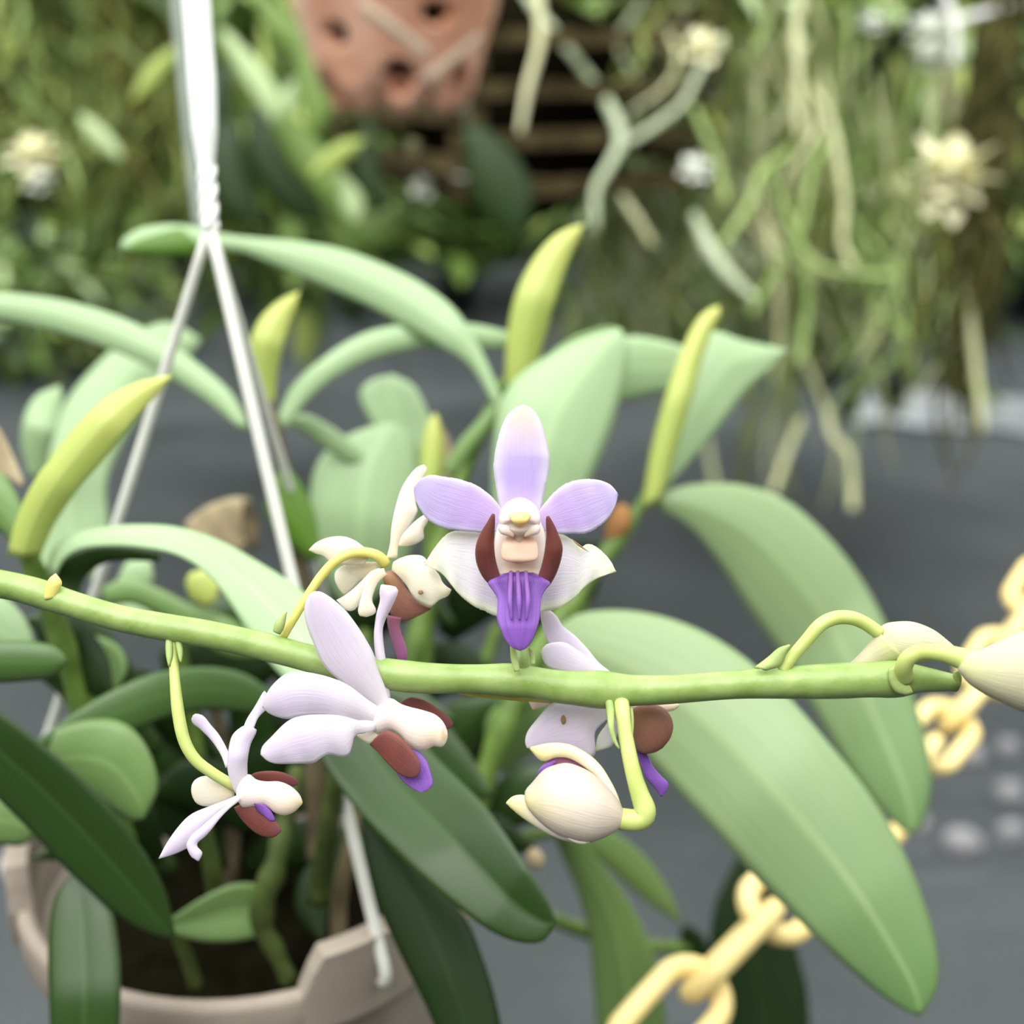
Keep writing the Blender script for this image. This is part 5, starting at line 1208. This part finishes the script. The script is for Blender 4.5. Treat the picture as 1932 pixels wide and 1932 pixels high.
body('sepal', Z3([(500, 990), (420, 985), (330, 980), (272, 1015), (262, 1080)]), Z3([(520, 1110), (450, 1150), (370, 1165), (300, 1150), (264, 1090)]), (.2005, .202), M['cream'], f, ratio=.35, n=18, m=14)
body('side_lobe', Z3([(610, 985), (650, 958), (730, 948), (810, 955), (880, 985), (915, 1020)]), Z3([(640, 1010), (700, 1020), (770, 1035), (840, 1045), (890, 1040), (916, 1025)]), .2025, M['maroon'], f, ratio=.3, n=18, m=12)
body('side_lobe', Z3([(520, 1170), (590, 1140), (670, 1160), (740, 1210), (790, 1270), (808, 1310)]), Z3([(535, 1200), (570, 1250), (630, 1310), (690, 1345), (760, 1352), (806, 1318)]), (.198, .197), M['maroon'], f, ratio=.28, n=20, m=14)
body('lip_lobe', Z3([(640, 1140), (700, 1150), (745, 1190), (770, 1240)]), Z3([(660, 1190), (705, 1225), (735, 1250), (766, 1252)]), .1968, M['lip'], f, ratio=.3, n=14, m=12)
body('column', Z3([(560, 1010), (600, 965), (650, 1000), (720, 1012), (790, 1012), (860, 1040), (915, 1090), (936, 1135)]), Z3([(545, 1110), (580, 1170), (650, 1165), (720, 1160), (770, 1200), (830, 1218), (890, 1195), (934, 1150)]), (.1985, .1975, .197), M['column'], f, ratio=.75, n=26, m=18)

# ---- the cream flower behind, left of the main flower
f = flower('cream flower turned away, with yellow stalk and brown lip, behind the centre flower', 745, 1060, .205)
tube('pedicel', Z2([(325, 1500, .202), (400, 1370, .202), (510, 1190, .2025), (630, 1010, .203), (750, 880, .2035), (870, 812, .204), (1000, 800, .2045), (1110, 830, .205), (1180, 900, .206)]), [8, 8.5, 8.5, 8.5, 9, 9.5, 10, 10, 11], M['pedicel_yellow'], f, n=40, m=14)
blade('sepal', Z2([(1180, 850), (1212, 730), (1222, 600), (1250, 450), (1298, 290), (1360, 180), (1430, 100), (1488, 78)]), Z2([(1270, 850), (1292, 700), (1370, 590), (1440, 460), (1425, 400), (1440, 280), (1490, 175), (1520, 110), (1495, 80)]), (.206, .207, .209), M['cream'], f, n=28, m=11, cup=.18, thick=.0003)
blade('petal', Z2([(1280, 740), (1305, 670), (1370, 590), (1440, 525), (1500, 488), (1520, 500)]), Z2([(1300, 748), (1372, 746), (1440, 722), (1492, 680), (1488, 610), (1524, 545), (1522, 505)]), (.205, .2045, .2055), M['cream'], f, n=20, m=9, cup=.2, thick=.0003, wave=.05)
blade('petal', Z2([(1080, 800), (990, 752), (920, 702), (820, 668), (700, 678), (600, 720), (540, 778)]), Z2([(1000, 900), (900, 905), (760, 900), (710, 880), (660, 832), (600, 812), (542, 782)]), (.2055, .207, .208), M['cream'], f, n=24, m=11, cup=.15, thick=.0003)
blade('sepal', Z2([(1110, 880), (960, 880), (850, 895), (765, 950), (752, 1010), (765, 1060), (800, 1120), (830, 1142)]), Z2([(1130, 950), (1080, 985), (1030, 1010), (970, 1030), (930, 1070), (880, 1115), (850, 1140), (834, 1143)]), (.2065, .2085, .209), M['cream'], f, n=22, m=11, cup=.12, thick=.0003)
blade('sepal', Z2([(1240, 880), (1290, 850), (1380, 824), (1475, 830), (1540, 895), (1610, 978), (1650, 1050), (1718, 1108)]), Z2([(1230, 950), (1290, 1000), (1350, 1085), (1402, 1160), (1470, 1222), (1550, 1250), (1620, 1195), (1690, 1160), (1718, 1112)]), (.205, .204, .2035), M['cream'], f, n=26, m=13, cup=.18, thick=.0003, wave=.04)
ball('blemish', *Z2([(1465, 1130)])[0], .2024, 5, 4.5, M['blemish'], f, rz=2, label='small brown spot on the white sepal')
body('side_lobe', Z2([(1150, 960), (1230, 950), (1300, 1005), (1350, 1100), (1450, 1210), (1555, 1265)]), Z2([(1150, 1010), (1190, 1150), (1200, 1270), (1240, 1345), (1330, 1372), (1450, 1325), (1553, 1270)]), (.2055, .206, .206), M['brownlobe'], f, ratio=.35, n=24, m=16)
body('column', Z2([(1160, 930), (1060, 955), (1010, 1000), (920, 1090), (830, 1160), (765, 1195)]), Z2([(1180, 990), (1090, 1060), (1020, 1120), (970, 1200), (920, 1275), (850, 1280), (770, 1200)]), (.2035, .2035, .2035), M['cream'], f, ratio=.45, n=20, m=14)
body('spur', Z2([(1120, 930), (1050, 960), (1010, 1020), (985, 1120), (955, 1230), (945, 1290), (960, 1325)]), Z2([(1190, 980), (1120, 1040), (1085, 1110), (1065, 1200), (1095, 1270), (1085, 1310), (1020, 1335)]), (.202, .2015, .2015), M['cream'], f, ratio=.5, n=20, m=14)
body('lip_lobe', Z2([(1185, 1320), (1190, 1400), (1215, 1500), (1245, 1600), (1275, 1690), (1300, 1702)]), Z2([(1310, 1340), (1295, 1400), (1310, 1480), (1340, 1560), (1358, 1640), (1350, 1702)]), (.2055, .2055), M['lip_pink'], f, ratio=.45, n=20, m=12)

# ---- the flower behind the stem, under the main flower
f = flower('pale flower hanging behind the stem below the centre flower, brown lobe and violet tail', 1110, 1330, .206)
tube('pedicel', [(840, 1296, .2035), (890, 1306, .204), (945, 1311, .205), (1010, 1316, .206), (1080, 1320, .207)], [7, 8, 9, 9, 10], M['pedicel_yellow'], f, n=20)
blade('sepal', Z4([(1180, 620), (960, 500), (820, 380), (700, 310), (610, 295), (570, 220), (545, 120), (536, 40)]), Z4([(1220, 590), (1070, 510), (960, 420), (880, 322), (790, 228), (705, 160), (660, 90), (600, 40), (540, 36)]), (.2055, .2065, .208), M['white'], f, n=28, m=11, cup=.12, thick=.0003)
blade('petal', Z4([(1200, 600), (1090, 525), (980, 440), (850, 360), (730, 283), (640, 278), (572, 300), (545, 345)]), Z4([(1100, 640), (950, 570), (820, 520), (700, 490), (610, 465), (565, 420), (545, 350)]), (.205, .204, .2045), M['white'], f, n=26, m=11, cup=.1, thick=.0003)
blade('sepal', Z4([(1010, 640), (840, 650), (680, 690), (600, 740), (520, 830), (450, 920), (428, 990), (438, 1040)]), Z4([(1060, 780), (1035, 830), (980, 880), (935, 940), (932, 1110), (800, 1090), (640, 1060), (480, 1058), (442, 1045)]), (.2065, .206, .205), M['white'], f, n=28, m=13, cup=.14, thick=.0003)
ball('blemish', *Z4([(707, 842)])[0], .2042, 5, 9, M['blemish'], f, rz=2, label='brown spot on the white sepal')
blade('petal', Z4([(450, 650), (455, 710), (480, 765)]), Z4([(620, 650), (600, 730), (490, 768)]), .2085, M['column'], f, n=12, m=7, cup=.1, thick=.0003)
blade('petal', Z4([(1060, 780), (1030, 860), (960, 960), (940, 1070)]), Z4([(1110, 900), (1090, 980), (1050, 1040), (945, 1072)]), .2085, M['lower'], f, n=12, m=7, cup=.1, thick=.0003)
body('column', Z4([(1150, 690), (1300, 690), (1420, 700), (1520, 715), (1552, 730)]), Z4([(1160, 770), (1300, 790), (1420, 790), (1510, 775), (1552, 745)]), .2085, M['column'], f, ratio=.6, n=16, m=14)
body('side_lobe', Z4([(1190, 790), (1230, 750), (1330, 725), (1420, 745), (1480, 800), (1508, 880), (1490, 970), (1430, 1050)]), Z4([(1190, 820), (1195, 900), (1210, 980), (1235, 1050), (1280, 1088), (1330, 1090), (1380, 1078), (1420, 1055)]), (.2045, .204, .204), M['brownlobe'], f, ratio=.4, n=24, m=18)
body('lip_lobe', Z4([(1215, 1000), (1240, 1090), (1270, 1170), (1310, 1270), (1370, 1340), (1415, 1402)]), Z4([(1300, 1060), (1330, 1110), (1360, 1180), (1420, 1250), (1470, 1300), (1468, 1350), (1425, 1402)]), (.2055, .205), M['lip'], f, ratio=.35, n=22, m=12)

# ---- the half open bud hanging below the stem
f = flower('half open cream bud with yellow tips hanging below the stem', 1100, 1500, .194, 'flower_bud')
tube('pedicel', Z4([(1130, 720, .1975), (1140, 800, .196), (1160, 950, .195), (1190, 1110, .194), (1225, 1260, .1935), (1265, 1390, .1932), (1300, 1490, .193), (1290, 1550, .193), (1230, 1575, .1932), (1120, 1565, .194)]), [15, 14, 14, 14.5, 15, 16, 18, 21, 21, 21], M['pedicel'], f, n=50, m=16)
blade('sepal', Z4([(1130, 1480), (1095, 1380), (1050, 1290), (980, 1180), (885, 1092), (745, 1022), (610, 1014), (530, 1028), (470, 1046)]), Z4([(1060, 1500), (1020, 1380), (960, 1270), (855, 1180), (745, 1118), (640, 1112), (560, 1142), (510, 1110), (472, 1050)]), (.194, .195, .1945), M['bud_tip'], f, n=30, m=11, cup=.25, thick=.0009)
body('lip_lobe', Z4([(540, 1190), (600, 1130), (700, 1108), (800, 1130), (920, 1220), (1030, 1330)]), Z4([(530, 1230), (620, 1230), (740, 1210), (860, 1260), (960, 1320), (1035, 1345)]), (.1955, .196), M['lip_pink'], f, ratio=.4, n=20, m=12)
body('lip_tip', Z4([(515, 1240), (535, 1195), (580, 1160), (650, 1135)]), Z4([(535, 1270), (575, 1225), (610, 1190), (655, 1150)]), .1945, M['lip'], f, ratio=.4, n=12, m=12)
body('sepal', Z4([(1150, 1520), (1110, 1430), (1020, 1320), (900, 1220), (760, 1163), (660, 1170), (560, 1212), (480, 1300), (428, 1360), (424, 1430)]), Z4([(1150, 1600), (1090, 1650), (980, 1705), (850, 1738), (700, 1700), (600, 1640), (510, 1560), (450, 1490), (428, 1440)]), (.194, .193, .193), M['bud'], f, ratio=.85, n=32, m=26)
blade('sepal', Z4([(700, 1640), (560, 1540), (470, 1450), (430, 1395), (370, 1392), (325, 1410), (300, 1440)]), Z4([(900, 1735), (760, 1728), (650, 1695), (540, 1640), (430, 1570), (350, 1505), (302, 1445)]), (.191, .1935, .195), M['bud_tip'], f, n=26, m=9, cup=.12, thick=.0009)

# ---- closed buds at the right end
f = flower('ivory bud on an arched stalk above the right end of the stem', 1740, 1215, .198, 'flower_bud')
tube('pedicel', Z5([(335, 650, .1972), (400, 560, .1968), (490, 455, .1965), (590, 345, .1965), (690, 300, .1968), (790, 300, .197), (880, 335, .1975), (975, 400, .198)]), [11, 11.5, 12, 13, 13.5, 13.5, 13, 13], M['pedicel'], f, n=44, m=16)
body('sepal', Z5([(960, 390), (1010, 342), (1080, 325), (1200, 326), (1330, 375), (1430, 450), (1490, 505)]), Z5([(950, 430), (980, 520), (1050, 580), (1150, 600), (1290, 590), (1410, 560), (1490, 515)]), (.1985, .1985, .199), M['bud_green'], f, ratio=.8, n=26, m=20)
blade('sepal', Z5([(975, 390), (940, 430), (890, 490), (830, 555), (760, 620), (700, 680)]), Z5([(1150, 560), (1080, 590), (1000, 610), (930, 640), (820, 670), (702, 684)]), (.1975, .1985, .201), M['bud_green'], f, n=20, m=9, cup=.22, thick=.0009)
f = flower('pale bud cut off by the right edge of the picture', 1900, 1260, .19, 'flower_bud')
tube('pedicel', Z5([(1140, 700, .194), (1140, 620, .192), (1175, 560, .191), (1250, 528, .1905), (1370, 530, .1895), (1490, 560, .189), (1620, 610, .1888)]), [17, 16, 15.5, 16, 18, 21, 26], M['pedicel'], f, n=40, m=16)
body('sepal', Z5([(1540, 540), (1650, 505), (1760, 455), (1880, 400), (2020, 350), (2200, 330), (2350, 420)]), Z5([(1490, 640), (1560, 730), (1680, 810), (1800, 870), (1950, 930), (2150, 920), (2345, 600)]), (.188, .187, .187), M['bud_green'], f, ratio=.75, n=28, m=22)
